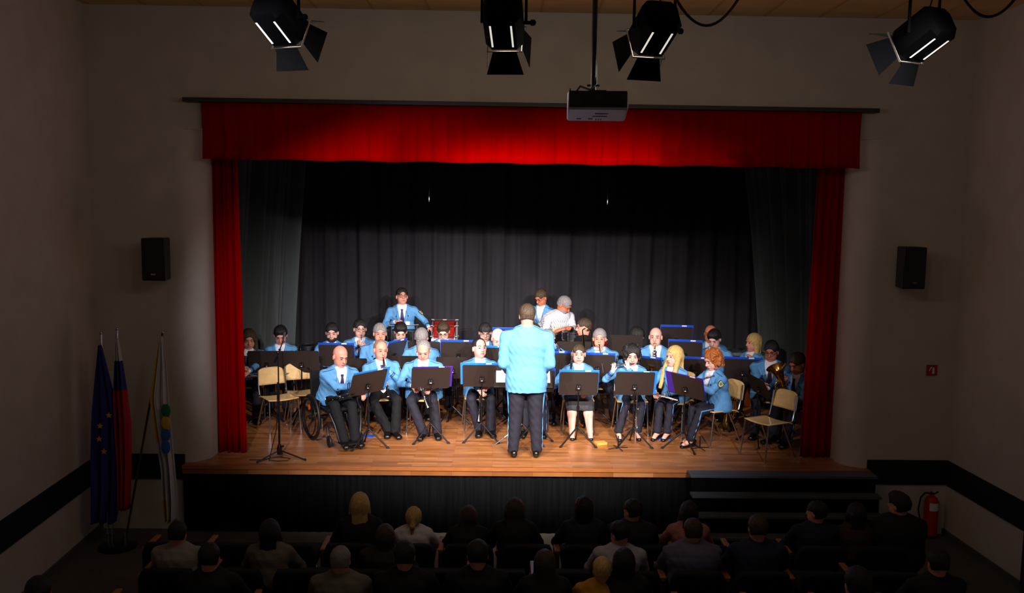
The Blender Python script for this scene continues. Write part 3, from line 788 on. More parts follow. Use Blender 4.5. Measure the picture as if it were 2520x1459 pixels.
def saxophone(label, a, f, rx, m='gold'):
    a = V(a); f = V(f); rx = V(rx); up = V((0, 0, 1))
    T = lambda x, y, z: rx*x+f*y+up*z
    pts = [T(0, 0, 0), T(0, .05, .015), T(0, .09, .0), T(0, .10, -.05), T(-.01, .10, -.25), T(-.03, .10, -.46), T(-.03, .13, -.53), T(-.03, .19, -.53), T(-.03, .22, -.47), T(-.03, .24, -.36), T(-.03, .26, -.27), T(-.03, .275, -.24)]
    root = MB().tube(pts, [.008, .009, .011, .012, .018, .026, .030, .033, .036, .044, .058, .068], 16).build('saxophone', M[m], None, a); tag(root, label, 'musical instrument')
    k = MB()
    for i in range(9):
        t = .08+.04*i; p = T(-.01*t*2, .10, -t)+f*(.016+.02*t); k.lathe([(.012, 0), (.013, .004), (.008, .006)], along(p, f), 10)
    k.tube([T(.016, .10, -.07), T(-.005, .13, -.44)], .003, 5).tube([T(-.03, .125, -.1), T(-.05, .13, -.42)], .003, 5)
    k.build('keywork', M['silver'], root)
    MB().tube([T(0, -.03, -.003), T(0, .015, .003)], [.006, .010], 8).build('mouthpiece', M['blackwood'], root)
    return root
# ------------------------------------------------------------------ the setting
FLOOR = -0.78; CEIL = 5.06
def structure(o): o['kind'] = 'structure'; return o
XL, XR = onY(226, 600, 0).x, onY(2368, 600, 0).x
SPL = .03
def wx(side, y): return (XL + SPL*-y*1.0) if side < 0 else (XR + SPL*-y)
YB = -13.5
OPL, OPR = xat(521, .25), xat(2066, .25)        # opening of the proscenium
OPT = onY(1300, 330, 0).z
# front wall with quarter-round returns on both sides of the opening
def front_wall(side):
    x0 = XL if side < 0 else XR; xe = OPL if side < 0 else OPR; R_ = .27; s = side
    path = [(x0, 0.0)]
    xc = xe+s*R_
    for i in range(13):
        t = PI/2*i/12; path.append((xc-s*R_*math.sin(t), R_-R_*math.cos(t)))
    path += [(xe, .75), (x0, .75)]
    n = len(path); vs = [V((x, y, FLOOR-.3)) for x, y in path]+[V((x, y, CEIL)) for x, y in path]
    m = MB().add(vs, [(i, (i+1) % n, n+(i+1) % n, n+i) for i in range(n)]+[tuple(range(n)), tuple(range(n, 2*n))])
    return structure(m.build('wall_front_left' if side < 0 else 'wall_front_right', M['wall']))
front_wall(-1); front_wall(1)
structure(MB().box(((OPL+OPR)/2, .373, (OPT+CEIL)/2), (OPR-OPL+.62, .75, CEIL-OPT)).build('wall_front_above_opening', M['wall']))
for side in (-1, 1):
    x0, x1 = wx(side, 0), wx(side, YB); o = side*.15
    vs = [(x0, 0, FLOOR-.3), (x1, YB, FLOOR-.3), (x1+o, YB, FLOOR-.3), (x0+o, 0, FLOOR-.3)]
    vs = vs+[(x, y, CEIL) for x, y, z in vs]
    structure(MB().add(vs, [(0, 1, 2, 3), (4, 7, 6, 5), (0, 4, 5, 1), (1, 5, 6, 2), (2, 6, 7, 3), (3, 7, 4, 0)]).build('wall_left' if side < 0 else 'wall_right', M['wall']))
structure(MB().box((0, YB/2+.2, FLOOR-.15), (13, -YB+.6, .3)).build('floor', M['hallfloor']))
structure(MB().box((0, YB/2+.3, CEIL+.1), (13, -YB+.6, .2)).build('ceiling', M['ceil']))
j = MB()
for i in range(-9, 10):
    x = xat(1108, 0, CEIL)+i*.607; j.box((x+.25, YB/2, CEIL-.004), (.022, -YB-.1, .012), Matrix.Rotation(-.02, 3, 'Z'))
structure(j.build('trim_1', M['ceiljoint']))
# dark protective band round the hall
ZB0, ZB1 = -.19, .10
xa = xat(456, 0, 0); xb = xat(2133, 0, 0)
structure(MB().box(((XL+xa)/2, -.008, (ZB0+ZB1)/2), (xa-XL, .016, ZB1-ZB0)).build('trim_2', M['band']))
structure(MB().box(((XR+xb)/2, -.008, (ZB0+ZB1)/2), (XR-xb, .016, ZB1-ZB0)).build('trim_3', M['band']))
for k, side in ((4, -1), (5, 1)):
    y1 = YB if side < 0 else -1.55
    m = MB(); x0, x1 = wx(side, 0)-side*.0, wx(side, y1); i = -side*.016
    vs = [(x0, 0, ZB0), (x1, y1, ZB0), (x1+i, y1, ZB0), (x0+i, 0, ZB0)]; vs += [(x, y, ZB1) for x, y, z in vs]
    structure(m.add(vs, [(0, 1, 2, 3), (4, 7, 6, 5), (0, 4, 5, 1), (1, 5, 6, 2), (2, 6, 7, 3), (3, 7, 4, 0)]).build('trim_%d' % k, M['band']))
for side in (-1, 1):
    m = MB(); y1 = YB if side < 0 else -1.55; x0, x1 = wx(side, 0), wx(side, y1); i = -side*.02
    vs = [(x0, 0, FLOOR), (x1, y1, FLOOR), (x1+i, y1, FLOOR), (x0+i, 0, FLOOR)]; vs += [(x, y, FLOOR+.07) for x, y, z in vs]
    structure(m.add(vs, [(0, 1, 2, 3), (4, 7, 6, 5), (0, 4, 5, 1), (1, 5, 6, 2), (2, 6, 7, 3), (3, 7, 4, 0)]).build('baseboard_left' if side < 0 else 'baseboard_right', M['hallfloor']))
# door in the right wall, at the edge of the picture: frame and dark leaf
dx = wx(1, -1.9)
d = empty('door_1', (dx-.02, -1.62, FLOOR)); structure(d)
MB().box((0, 0, 2.2), (.10, .14, 4.4)).build('door_frame', M['seatpanel'], d, (0, 0, 0))
MB().box((.02, -.75, 2.15), (.05, 1.36, 4.3)).build('door_leaf', M['blackplastic'], d, (0, 0, 0))

# stage
YE = -.10
structure(MB().box(((OPL+OPR)/2, 3.36, -.05), (12.4, 6.68, .10)).box(((xa+xb)/2, YE/2+.01, -.05), (xb-xa, -YE+.02, .10)).build('floor_stage', M['parquet']))
structure(MB().box(((xa+xb)/2, YE-.004, -.021), (xb-xa, .012, .042)).build('trim_6', M['lip_wood']))
xs = xat(1690, YE, 0)
m = MB(); n = 300
def skf(x): return YE+.035+.006*math.sin(x*55)
m.grid(lambda u, v: V((xa+(xb-xa)*u, skf(xa+(xb-xa)*u), FLOOR+(-.042-FLOOR)*v)), n, 2)
structure(solid(m.build('wall_stage_front', M['skirting']), .01, 1))
st = empty('stage_steps', ((xs+xb)/2, -.35, FLOOR)); tag(st, 'dark grey wooden steps leading from the hall floor up to the stage', 'steps')
for i, (y0, y1, z) in enumerate(((YE-.012, -.29, -.006), (-.29, -.41, -.20), (-.41, -.53, -.39), (-.53, -.66, -.585))):
    MB().box(((xs+xb)/2-st.location.x, (y0+y1)/2-st.location.y-.012, z-.015-FLOOR), (xb-xs, y0-y1+.024, .03)).build('tread', M['stair'], st, bevel=.003)
    MB().box(((xs+xb)/2-st.location.x, y1+.01-st.location.y, (z-.03+FLOOR)/2-FLOOR), (xb-xs-.03, .02, z-.03-FLOOR)).build('riser', M['skirting'], st)
# wings and back of the stage house
for sd_, nm in ((-1, 'wall_stage_left'), (1, 'wall_stage_right')):
    structure(MB().box((sd_*6.1+.1, 3.6, 2.2), (.15, 6.2, 4.8)).build(nm, M['blackcloth']))
structure(MB().box((0, 6.6, 2.2), (12.4, .15, 4.8)).build('wall_stage_back', M['blackcloth']))
structure(MB().box((0, 3.6, CEIL+.05), (12.4, 6.2, .1)).build('ceiling_stage', M['blackcloth']))

# ------------------------------------------------------------------ curtains
def drape(name, label, m, top, bot, z0, z1, nfold, amp, group=None, seed=1, cat='curtain', thick=.006, sag=0):
    """top / bot: (x,y) end points of the path at the head and at the hem"""
    rnd = random.Random(seed); ph = [rnd.uniform(0, 6.28) for _ in range(6)]; fr = [nfold, nfold*1.7, nfold*.53, nfold*2.9]
    def fold(u, v):
        w_ = u+.012*math.sin(7*u+ph[4])*(1-v)
        return amp*(math.sin(2*PI*fr[0]*w_+ph[0])*.55+math.sin(2*PI*fr[1]*w_+ph[1])*.3+math.sin(2*PI*fr[2]*w_+ph[2])*.35+math.sin(2*PI*fr[3]*w_+ph[3])*.1)*(.75+.35*(1-v))
    def P_(u, v):
        a = V((bot[0][0]+(bot[1][0]-bot[0][0])*u, bot[0][1]+(bot[1][1]-bot[0][1])*u, 0)); b_ = V((top[0][0]+(top[1][0]-top[0][0])*u, top[0][1]+(top[1][1]-top[0][1])*u, 0))
        k = v**1.25; p = a.lerp(b_, k); t = (V((*top[1], 0))-V((*top[0], 0))).normalized(); n_ = V((t.y, -t.x, 0)); p += n_*fold(u, v)
        p.z = z0+(z1-z0)*v; return p
    nu = min(int(nfold*26)+20, 700); o = MB().grid(P_, nu, 16).build(name, m)
    solid(o, thick); tag(o, label, cat, group); return o

# pelmet: pleated red cloth hung in front of the opening
PX0, PX1 = xat(497, -.07, 3.8), xat(2117, -.07, 3.8)
ZP0, ZP1 = onY(1300, 403, -.07).z, onY(1300, 268, -.07).z+.03
def pel(u, v):
    x = PX0+(PX1-PX0)*u; k = (u*42) % 1.0; pl = .016*math.exp(-((k-.5)/.10)**2)
    return V((x+.004*math.sin(40*u+5*v), -.07-.012*(1-v)-pl*(1-v*.4)+.008*math.sin(11*u+1)+.006*math.sin(31*u+3*v), ZP0+(ZP1-ZP0)*v+.006*math.sin(60*u)*(1-v)))
o = MB().grid(pel, 640, 10).build('stage_pelmet', M['red']); solid(o, .008, 1); tag(o, 'wide red pleated velvet pelmet hanging across the top of the stage opening', 'curtain')
rx0, rx1 = xat(452, -.1, 4.1), xat(2161, -.1, 4.1); zr1 = onY(1300, 254, -.1).z; 
r_ = MB().box(((rx0+rx1)/2, -.08, zr1-.022), (rx1-rx0, .15, .045)).build('curtain_rail', mat('rail_dark', (52, 50, 46), .5), bevel=.004)
tag(r_, 'long dark curtain rail fixed on the wall above the red pelmet', 'curtain rail')
zl = onY(1300, 380, .3).z+.1
# red legs
la, lb = xat(507, .42), xat(607, .42, .2); lt = xat(585, .42, 3.3)
drape('stage_curtain', 'red velvet side curtain drawn open at the flag side of the stage', M['red'], ((xat(506, .42, 3.4), .44), (lt, .40)), ((xat(516, .42, 0)-.02, .44), (lb, .40)), .012, zl, 5.5, .042, 'red stage curtains', 4)
ra, rb = xat(1967, .42, .2), xat(2066, .42, .2)
drape('stage_curtain', 'red velvet side curtain drawn open at the step side of the stage', M['red'], ((xat(2010, .42, 3.3), .40), (xat(2104, .42, 3.4)+.05, .44)), ((ra, .40), (rb+.06, .44)), .012, zl, 5.5, .042, 'red stage curtains', 9)
# side drapes, pulled back towards the wings at the hem
sx = lambda px, y, z: xat(px, y, z)
drape('side_drape', 'grey black side drape with slanting folds behind the red curtain at the flag side', M['sidedrape'], ((sx(578, 2.9, 3.3), 2.9), (sx(745, 4.4, 3.3), 4.5)), ((sx(570, 2.9, .2)-.15, 3.0), (sx(698, 4.3, .2), 4.4)), .02, 4.3, 7, .16, 'side drapes', 12)
drape('side_drape', 'grey black side drape with slanting folds behind the red curtain at the step side', M['sidedrape'], ((sx(1815, 4.4, 3.3), 4.5), (sx(2020, 2.6, 3.3), 2.6)), ((sx(1885, 4.3, .2), 4.4), (sx(2000, 2.6, .2)+.15, 2.7)), .02, 4.3, 8, .16, 'side drapes', 21)
YD = 5.1
drape('back_drape', 'black backdrop curtain behind the drummer, half towards the flags', M['drape'], ((sx(560, YD, 2), YD), (sx(1240, YD, 2), YD)), ((sx(560, YD, 2), YD), (sx(1240, YD, 2), YD)), .02, 4.6, 15, .045, 'black backdrop curtains', 31)
drape('back_drape', 'black backdrop curtain behind the bald saxophonist, half towards the steps', M['drape'], ((sx(1225, YD, 2), YD+.12), (sx(2060, YD, 2), YD+.1)), ((sx(1225, YD, 2), YD+.12), (sx(2060, YD, 2), YD+.1)), .02, 4.6, 17, .045, 'black backdrop curtains', 37)
# hanging microphones over the stage
for px, py, who in ((1056, 488, 'above the drummer side of the stage'), (1495, 495, 'above the trombonist side of the stage')):
    t = onY(px, 395, 1.6); b_ = onY(px, py, 1.6)
    o = MB().tube([V((b_.x, 1.6, CEIL)), V((b_.x, 1.6, b_.z))], .0035, 6).build('hanging_microphone', M['blackplastic'], None); tag(o, 'thin black cable with a small choir microphone hanging '+who, 'microphone')
    MB().lathe([(.004, .03), (.010, .02), (.011, -.03), (.009, -.045)], Matrix.Translation((b_.x, 1.6, b_.z)), 10).build('capsule', M['chrome'], o)

# ------------------------------------------------------------------ wall speakers
def wall_speaker(px, py, label):
    c = onY(px, py, -.20); x = c.x
    t = empty('wall_speaker', (x, -.20, c.z-.25)); tag(t, label, 'speaker', 'wall speakers')
    MB().prism([(-.128, -.12), (.128, -.12), (.10, .12), (-.10, .12)], Matrix.Translation((0, 0, .25)), .46).build('cabinet', M['blackplastic'], t, bevel=.012)
    m = MB(); m.box((0, -.123, .25), (.23, .008, .42)); m.build('grille', mat('grille', (26, 26, 27), .7, noise=.5, nscale=300), t)
    MB().tube([(0, .10, .25), (0, .2, .25)], .025, 8).box((0, .19, .25), (.12, .02, .16)).build('bracket', M['blackplastic'], t)
    MB().box((0, -.129, .09), (.05, .004, .015)).build('logo_plate', M['chrome'], t)
wall_speaker(387, 637, 'black wall speaker mounted beside the curtain at the flag side')
wall_speaker(2239, 658, 'black wall speaker mounted above the red fire sign')
# fire sign
c = onY(2293, 911, -.01); s_ = MB().box((0, 0, 0), (.125, .006, .125)).build('fire_sign', M['redsign'], None, c, bevel=.004); tag(s_, 'small square red fire extinguisher sign on the wall', 'sign')
m = MB()
m.prism([(.005, -.040), (.030, -.040), (.030, .020), (.022, .034), (.012, .034), (.005, .020)], frame((0, -.004, 0), (1, 0, 0), (0, 0, 1), (0, -1, 0)), .003)
m.prism([(-.036, -.002), (-.028, -.010), (-.012, .022), (.004, .030), (.004, .040), (-.018, .036)], frame((0, -.004, 0), (1, 0, 0), (0, 0, 1), (0, -1, 0)), .003)
m.build('symbol', M['paper'], s_)
# fire extinguisher
c = onY(2291, 1262, -.12)
fe = empty('fire_extinguisher', (c.x, -.12, c.z)); tag(fe, 'red fire extinguisher hanging on the wall under the dark band', 'fire extinguisher')
MB().lathe([(.03, -.26), (.075, -.25), (.078, -.20), (.078, .13), (.06, .18), (.025, .205), (.02, .23)], None, 22).build('cylinder', M['redsign'], fe)
MB().tube([(-.05, -.02, .235), (.02, -.02, .235), (.06, -.02, .26)], .009, 8).tube([(-.02, 0, .22), (.0, 0, .25)], .016, 8).build('valve', M['blackplastic'], fe)
MB().tube([(-.02, 0, .235), (-.09, -.01, .24), (-.14, -.02, .19), (-.16, -.02, .05), (-.13, -.02, -.08), (-.09, -.03, -.12)], .010, 8).build('hose', M['rubber'], fe)
MB().prism([(.079*math.sin(t), -.079*math.cos(t)) for t in np.linspace(-.7, .7, 9)]+[(.0765*math.sin(t), -.0765*math.cos(t)) for t in np.linspace(.7, -.7, 9)], Matrix.Translation((0, 0, .09)), .09).build('paper_label', M['paper'], fe)

# ------------------------------------------------------------------ lanterns, projector, cables
def lantern(px, py, aim, roll, label, energy, col=(1, .95, .88), doors=(1, 1, 1, 1)):
    Yf = -4.0; c = onY(px, py-6, Yf); t = empty('stage_lantern', c); tag(t, label, 'stage light', 'stage lanterns on the ceiling bar')
    d = (V(aim)-c).normalized(); x = d.cross(V((0, 0, 1))).normalized(); y = x.cross(d)
    F = frame((0, 0, 0), x, y, d); hx = .120
    poly = [(-.085, -.115), (.085, -.115), (.125, -.07), (.125, .07), (.085, .115), (-.085, .115), (-.125, .07), (-.125, -.07)]
    m = MB(); n = 8; vs = []
    for z, s in ((-.16, .82), (-.13, 1), (.125, 1), (.14, .93)): vs += [F @ V((px_*s, py_*s, z)) for px_, py_ in poly]
    fs = [(i*n+j, i*n+(j+1) % n, (i+1)*n+(j+1) % n, (i+1)*n+j) for i in range(3) for j in range(n)]+[tuple(range(n))[::-1]]
    m.add(vs, fs).build('housing', M['lantern'], t)
    MB().lathe([(.085, .135), (.085, .145), (.06, .16), (.0, .165)], F, 20, cap=False).build('lens', mat('lens', (255, 240, 215), .2, emit=((255, 236, 205), 6)), t)
    g = MB()
    for xx in (-.075, .060): g.box(F @ V((xx, -.117, -.002)), (.012, .004, .20), F.to_3x3())
    g.build('vent_slot', mat('vent_glow', (255, 250, 240), .4, emit=((255, 248, 236), .7)), t)  # emission stands in for lamp light leaking through the slots
    fr = MB(); fr.tube([F @ V((a*.115, b*.115, .15)) for a, b in ((-1, -1), (1, -1), (1, 1), (-1, 1))], .007, 6, closed=True); fr.build('gel_frame', M['chrome'], t)
    for k in range(4):
        an = k*PI/2; R2 = Matrix.Rotation(an, 4, 'Z'); op = (.62, .30, .62, .10)[k] if px < 1400 else (.62, .10, .62, .30)[k]
        G = F @ R2 @ Matrix.Translation((0, -.115, .155)) @ Matrix.Rotation(-(PI/2-op)+.0, 4, 'X')
        if doors[k]: MB().prism([(-.08, .0), (.08, .0), (.125, -.15), (-.125, -.15)] if 1 else [], G, .003).build('barn_door', M['lantern'], t)
    xh = V((x.x, x.y, 0)).normalized(); top = .30
    yk = MB(); yk.tube([xh*-.145, xh*-.145+V((0, 0, top)), xh*.145+V((0, 0, top)), xh*.145], .011, 6); yk.tube([V((0, 0, top)), V((0, 0, CEIL-c.z-.16))], .012, 8)
    yk.build('yoke', M['lantern'], t)
    MB().tube([xh*.13, xh*.185], .012, 8).ball(xh*.19, .022, 8).build('knob', M['lantern'], t)
    MB().tube([V((.02, 0, .12)), V((.05, 0, .25)), V((.03, 0, .4)), V((.02, 0, .55))], .005, 6).build('cable', M['rubber'], t)
    L = bpy.data.lights.new('added_spill_light', 'POINT'); L.energy = 6.5; L.shadow_soft_size = .12; L.color = (1, .9, .78)  # added point light ahead of the doors, brightens walls and ceiling
    lo = bpy.data.objects.new('added_spill_light', L); COL.objects.link(lo); lo.location = c+d*.55+V((0, .0, .0))
    spot('lantern_beam', c+d*.18, aim, energy, 53, 1.0, .06, col).parent = None
    return t
lantern(688, 52, (.9, 2.0, .5), 0, 'black stage lantern with barn doors, leftmost of the four on the bar', 880, (1, .93, .85))
lantern(1240, 62, (.7, 2.2, .6), 0, 'black stage lantern with barn doors just left of the projector pole', 760, (1, .95, .9))
lantern(1610, 78, (-.6, 2.0, .6), 0, 'black stage lantern with barn doors just right of the projector pole', 760, (1, .93, .88))
lantern(2272, 92, (-.3, 2.0, .5), 0, 'black stage lantern with barn doors, rightmost of the four on the bar', 880, (1, .93, .85))
bar = MB().tube([(-4.6, -4.0, CEIL-.14), (4.7, -4.0, CEIL-.14)], .024, 10).build('lighting_bar', M['standmetal']); tag(bar, 'black ceiling bar carrying the four stage lanterns', 'lighting bar')
for x in (-4.4, -1.5, 1.5, 4.5): MB().tube([(x, -4.0, CEIL), (x, -4.0, CEIL-.14)], .012, 6).build('hanger', M['standmetal'], bar)

Yp = -3.8; c = onY(1469, 262, Yp)
pj = empty('ceiling_projector', (c.x, Yp, c.z)); tag(pj, 'ceiling mounted white projector on a black pole in front of the red pelmet', 'projector'); pj.rotation_euler = (math.radians(-9), 0, math.radians(-4))
MB().box((0, 0, 0), (.405, .33, .125)).build('case', M['projector'], pj, bevel=.015)
MB().box((0, -.166, .005), (.385, .006, .11)).build('shaded_rear', M['projdark'], pj)  # dark colour puts in the shade on the back of the pale case
g = MB()
for i in range(7): g.box((-.10+.012*i, -.171, .0), (.004, .006, .07))
for i in range(5): g.box((.10, -.171, -.03+.015*i), (.12, .006, .004))
g.build('vent', M['blackplastic'], pj)
g = MB(); g.box((.03, -.05, -.064), (.09, .008, .004)); g.box((.02, .02, -.064), (.10, .006, .004)); g.box((-.12, .09, -.064), (.03, .018, .004)); g.box((-.04, .09, -.064), (.03, .02, .004))
for i in range(3): g.box((0+.016*i, .11, -.064), (.007, .03, .004))
g.build('foot_marking', M['projdark'], pj)
MB().box((0, 0, .08), (.12, .10, .04)).build('mount', M['blackplastic'], pj)
MB().tube([(-.15, -.12, .06), (-.12, -.1, .11), (-.05, -.05, .10), (-.01, -.02, .15), (-.01, 0, .3)], .007, 6).tube([(-.19, -.13, .05), (-.185, -.13, .085)], .005, 6).build('cable', M['rubber'], pj)
MB().tube([(-.028, 0, .08), (-.028, -.03, .30), (-.028, -.27, CEIL-c.z)], .019, 10).build('pole', M['projdark'], pj)
MB().tube([(-.07, 0, .145), (.015, 0, .145)], .008, 8).build('clamp', M['blackplastic'], pj)
def sagcable(p, q, s, label):
    a, b_ = onY(*p, -4.0), onY(*q, -4.0); a = V((a.x, -4, a.z)); 
    pts = [a.lerp(b_, i/14)-V((0, 0, s*(1-(2*i/14-1)**2))) for i in range(15)]
    tag(MB().tube(pts, .010, 6).build('hanging_cable', M['rubber']), label, 'cable')
sagcable((1655, -20), (1825, -16), .21, 'black cable hanging in a loop from the ceiling beside the lantern right of the projector')
sagcable((2362, -20), (2510, -20), .16, 'black cable hanging in a loop from the ceiling near the right wall')

# ------------------------------------------------------------------ flags
fb = onZ(290, 1346, FLOOR)
fs_ = empty('flag_stand', (fb.x, fb.y, FLOOR)); tag(fs_, 'round grey flag stand on the hall floor holding three flag poles', 'flag stand')
MB().lathe([(.20, 0), (.20, .02), (.17, .035), (.05, .05)], None, 32).build('base', M['standmetal'], fs_)
for x in (-.10, -.06, .08): MB().tube([(x, 0, .03), (x, 0, .16)], .02, 10).build('socket', M['chrome'], fs_)
def star(m, c, r, X, Z):
    n_ = X.cross(Z); pts = []
    for i in range(10):
        a = PI/2+i*PI/5; q = r if i % 2 == 0 else r*.42; pts.append((q*math.cos(a), q*math.sin(a)))
    m.prism(pts, frame(c, X, Z, n_), .004)
def flag(top, botx, ytop, label, edges, colours, seed, emblem=None):
    """edges: list of (py, left px, right px) of the hanging cloth"""
    y = fb.y; a = onY(*top, y); b_ = V((fb.x+botx, y, FLOOR+.05)); t = empty('flag', b_); tag(t, label, 'flag', 'flags in the stand')
    MB().tube([b_-b_, a-b_], .012, 8).build('pole', M['chrome'] if seed != 3 else M['seatpanel'], t)
    MB().ball(a-b_+V((0, 0, .01)), .018, 8).build('finial', M['chrome'], t)
    ps = [(onY(l, py, y), onY(r, py, y)) for py, l, r in edges]; nv_ = 30
    def P_(u, v):
        k = v*(len(ps)-1); i = min(int(k), len(ps)-2); fr = k-i
        L_ = ps[i][0].lerp(ps[i+1][0], fr); R_ = ps[i][1].lerp(ps[i+1][1], fr); p = L_.lerp(R_, u)
        p.y = y-.03-(.045*math.sin(u*PI*5+seed)+.02*math.sin(u*PI*11+v*2))*(.25+.75*v); return p-b_
    mb = MB(); nu = 40; vs = [P_(i/(nu-1), j_/(nv_-1)) for j_ in range(nv_) for i in range(nu)]
    for j_ in range(nv_-1):
        for i in range(nu-1):
            mb.use(colours(i/(nu-1), j_/(nv_-1)))
            mb.f.append((j_*nu+i, j_*nu+i+1, (j_+1)*nu+i+1, (j_+1)*nu+i)); mb.m.append(mb.cur)
    mb.v = [tuple(v_) for v_ in vs]
    o = solid(mb.build('cloth', None, t), .004)
    if emblem:
        emblem(t, b_, y)
def eu(t, b_, y):
    for px, py in ((268, 1022), (246, 1048), (244, 1080), (256, 1111)):
        c = onY(px, py, y-.11); m = MB(); star(m, c-b_, .036, V((1, 0, 0)), V((0, 0, 1))); m.build('star', M['flaggold'], t)
def muni(t, b_, y):
    for py, cl in ((1010, 'flaggreen'), (1040, 'flaggold'), (1070, 'flagsky'), (1100, 'flagsky')):
        c = onY(408, py, y-.10); MB().ball(c-b_, (.05, .012, .075), 12).build('emblem_field', M[cl], t)
flag((248, 822), -.10, 0, 'dark blue flag with a ring of gold stars, leftmost in the stand', [(848, 246, 252), (930, 238, 272), (1010, 232, 292), (1100, 230, 296), (1200, 231, 298), (1285, 232, 284)], lambda u, v: M['flagblue'], 1, eu)
flag((288, 812), -.06, 0, 'white, blue and red striped flag in the middle of the stand', [(832, 287, 294), (895, 286, 304), (965, 284, 314), (1040, 288, 322), (1150, 296, 322), (1252, 298, 318)], lambda u, v: M['flagwhite'] if v < .17 else (M['flagblue'] if v < .36 else M['flagred']), 2)
flag((400, 820), .08, 0, 'white flag with gold fringe and a green, yellow and blue emblem on a slanting pole', [(826, 396, 402), (900, 384, 412), (980, 372, 418), (1060, 384, 424), (1150, 400, 432), (1230, 404, 438), (1282, 410, 436)], lambda u, v: M['flaggold'] if (u < .10 and v < .55) or (v > .80 and u < .35) or v > .97 else M['flagwhite'], 3, muni)
# ------------------------------------------------------------------ chairs and stands
def make_chair():
    t = empty('stacking_chair', (0, 0, 0)); W = .20
    def seat(u, v):
        x = -W+2*W*u; y = -.20+.40*v; z = .448-.012*math.cos(PI*(u-.5))-(.03*max(0, (.16-v))/.16)**1
        return V((x, -y, z))
    o = MB().grid(seat, 12, 12).build('seat', M['beech'], t); solid(o, .012)
    def back(u, v):
        an = (u-.5)*1.1; r = .36; hw = .5*(1-.10*v) if v < .75 else .5*(1-.10*v)*(1-.08*((v-.75)/.25)**2)
        x = r*math.sin(an)*1.02*(hw/.5); y = .215+.045*v-(r-r*math.cos(an))*-.0-(.0)+.04*math.cos(an*1.3)
        return V((x, y, .565+.225*v-.030*abs(2*u-1)**4*v))
    o = MB().grid(back, 14, 10).build('backrest', M['beech'], t); solid(o, .010)
    for s in (-1, 1):
        x = s*.185
        MB().tube([(x*1.12, -.24, .0), (x*1.03, -.19, .42), (x, -.165, .437), (x, -.14, .44), (x, .17, .44), (x, .20, .455), (x, .232, .58), (x*.97, .255, .76)], .0105, 8).build('frame', M['chrome'], t)
        MB().tube([(x*1.10, .25, .0), (x*1.0, .05, .43)], .0105, 8).build('leg', M['chrome'], t)
        MB().tube([(x*1.12, -.24, .0), (x*1.12, -.24, .03)], .014, 8).tube([(x*1.10, .25, 0), (x*1.10, .25, .03)], .014, 8).build('foot_cap', M['chrome'], t)
    MB().tube([(-.185, -.13, .432), (.185, -.13, .432)], .009, 8).tube([(-.185, .10, .432), (.185, .10, .432)], .009, 8).build('stretcher', M['chrome'], t)
    return t
CH0 = make_chair(); _chn = [0]
def chair(x, y, a, label, z=0):
    """a as for people: 0 faces the hall, positive turns to the right of the picture"""
    o = CH0 if _chn[0] == 0 else copy_tree(CH0); _chn[0] += 1
    o.location = (x, y, z); o.rotation_euler = (0, 0, math.radians(a)); tag(o, label, 'chair', 'wooden stacking chairs on the stage'); return o

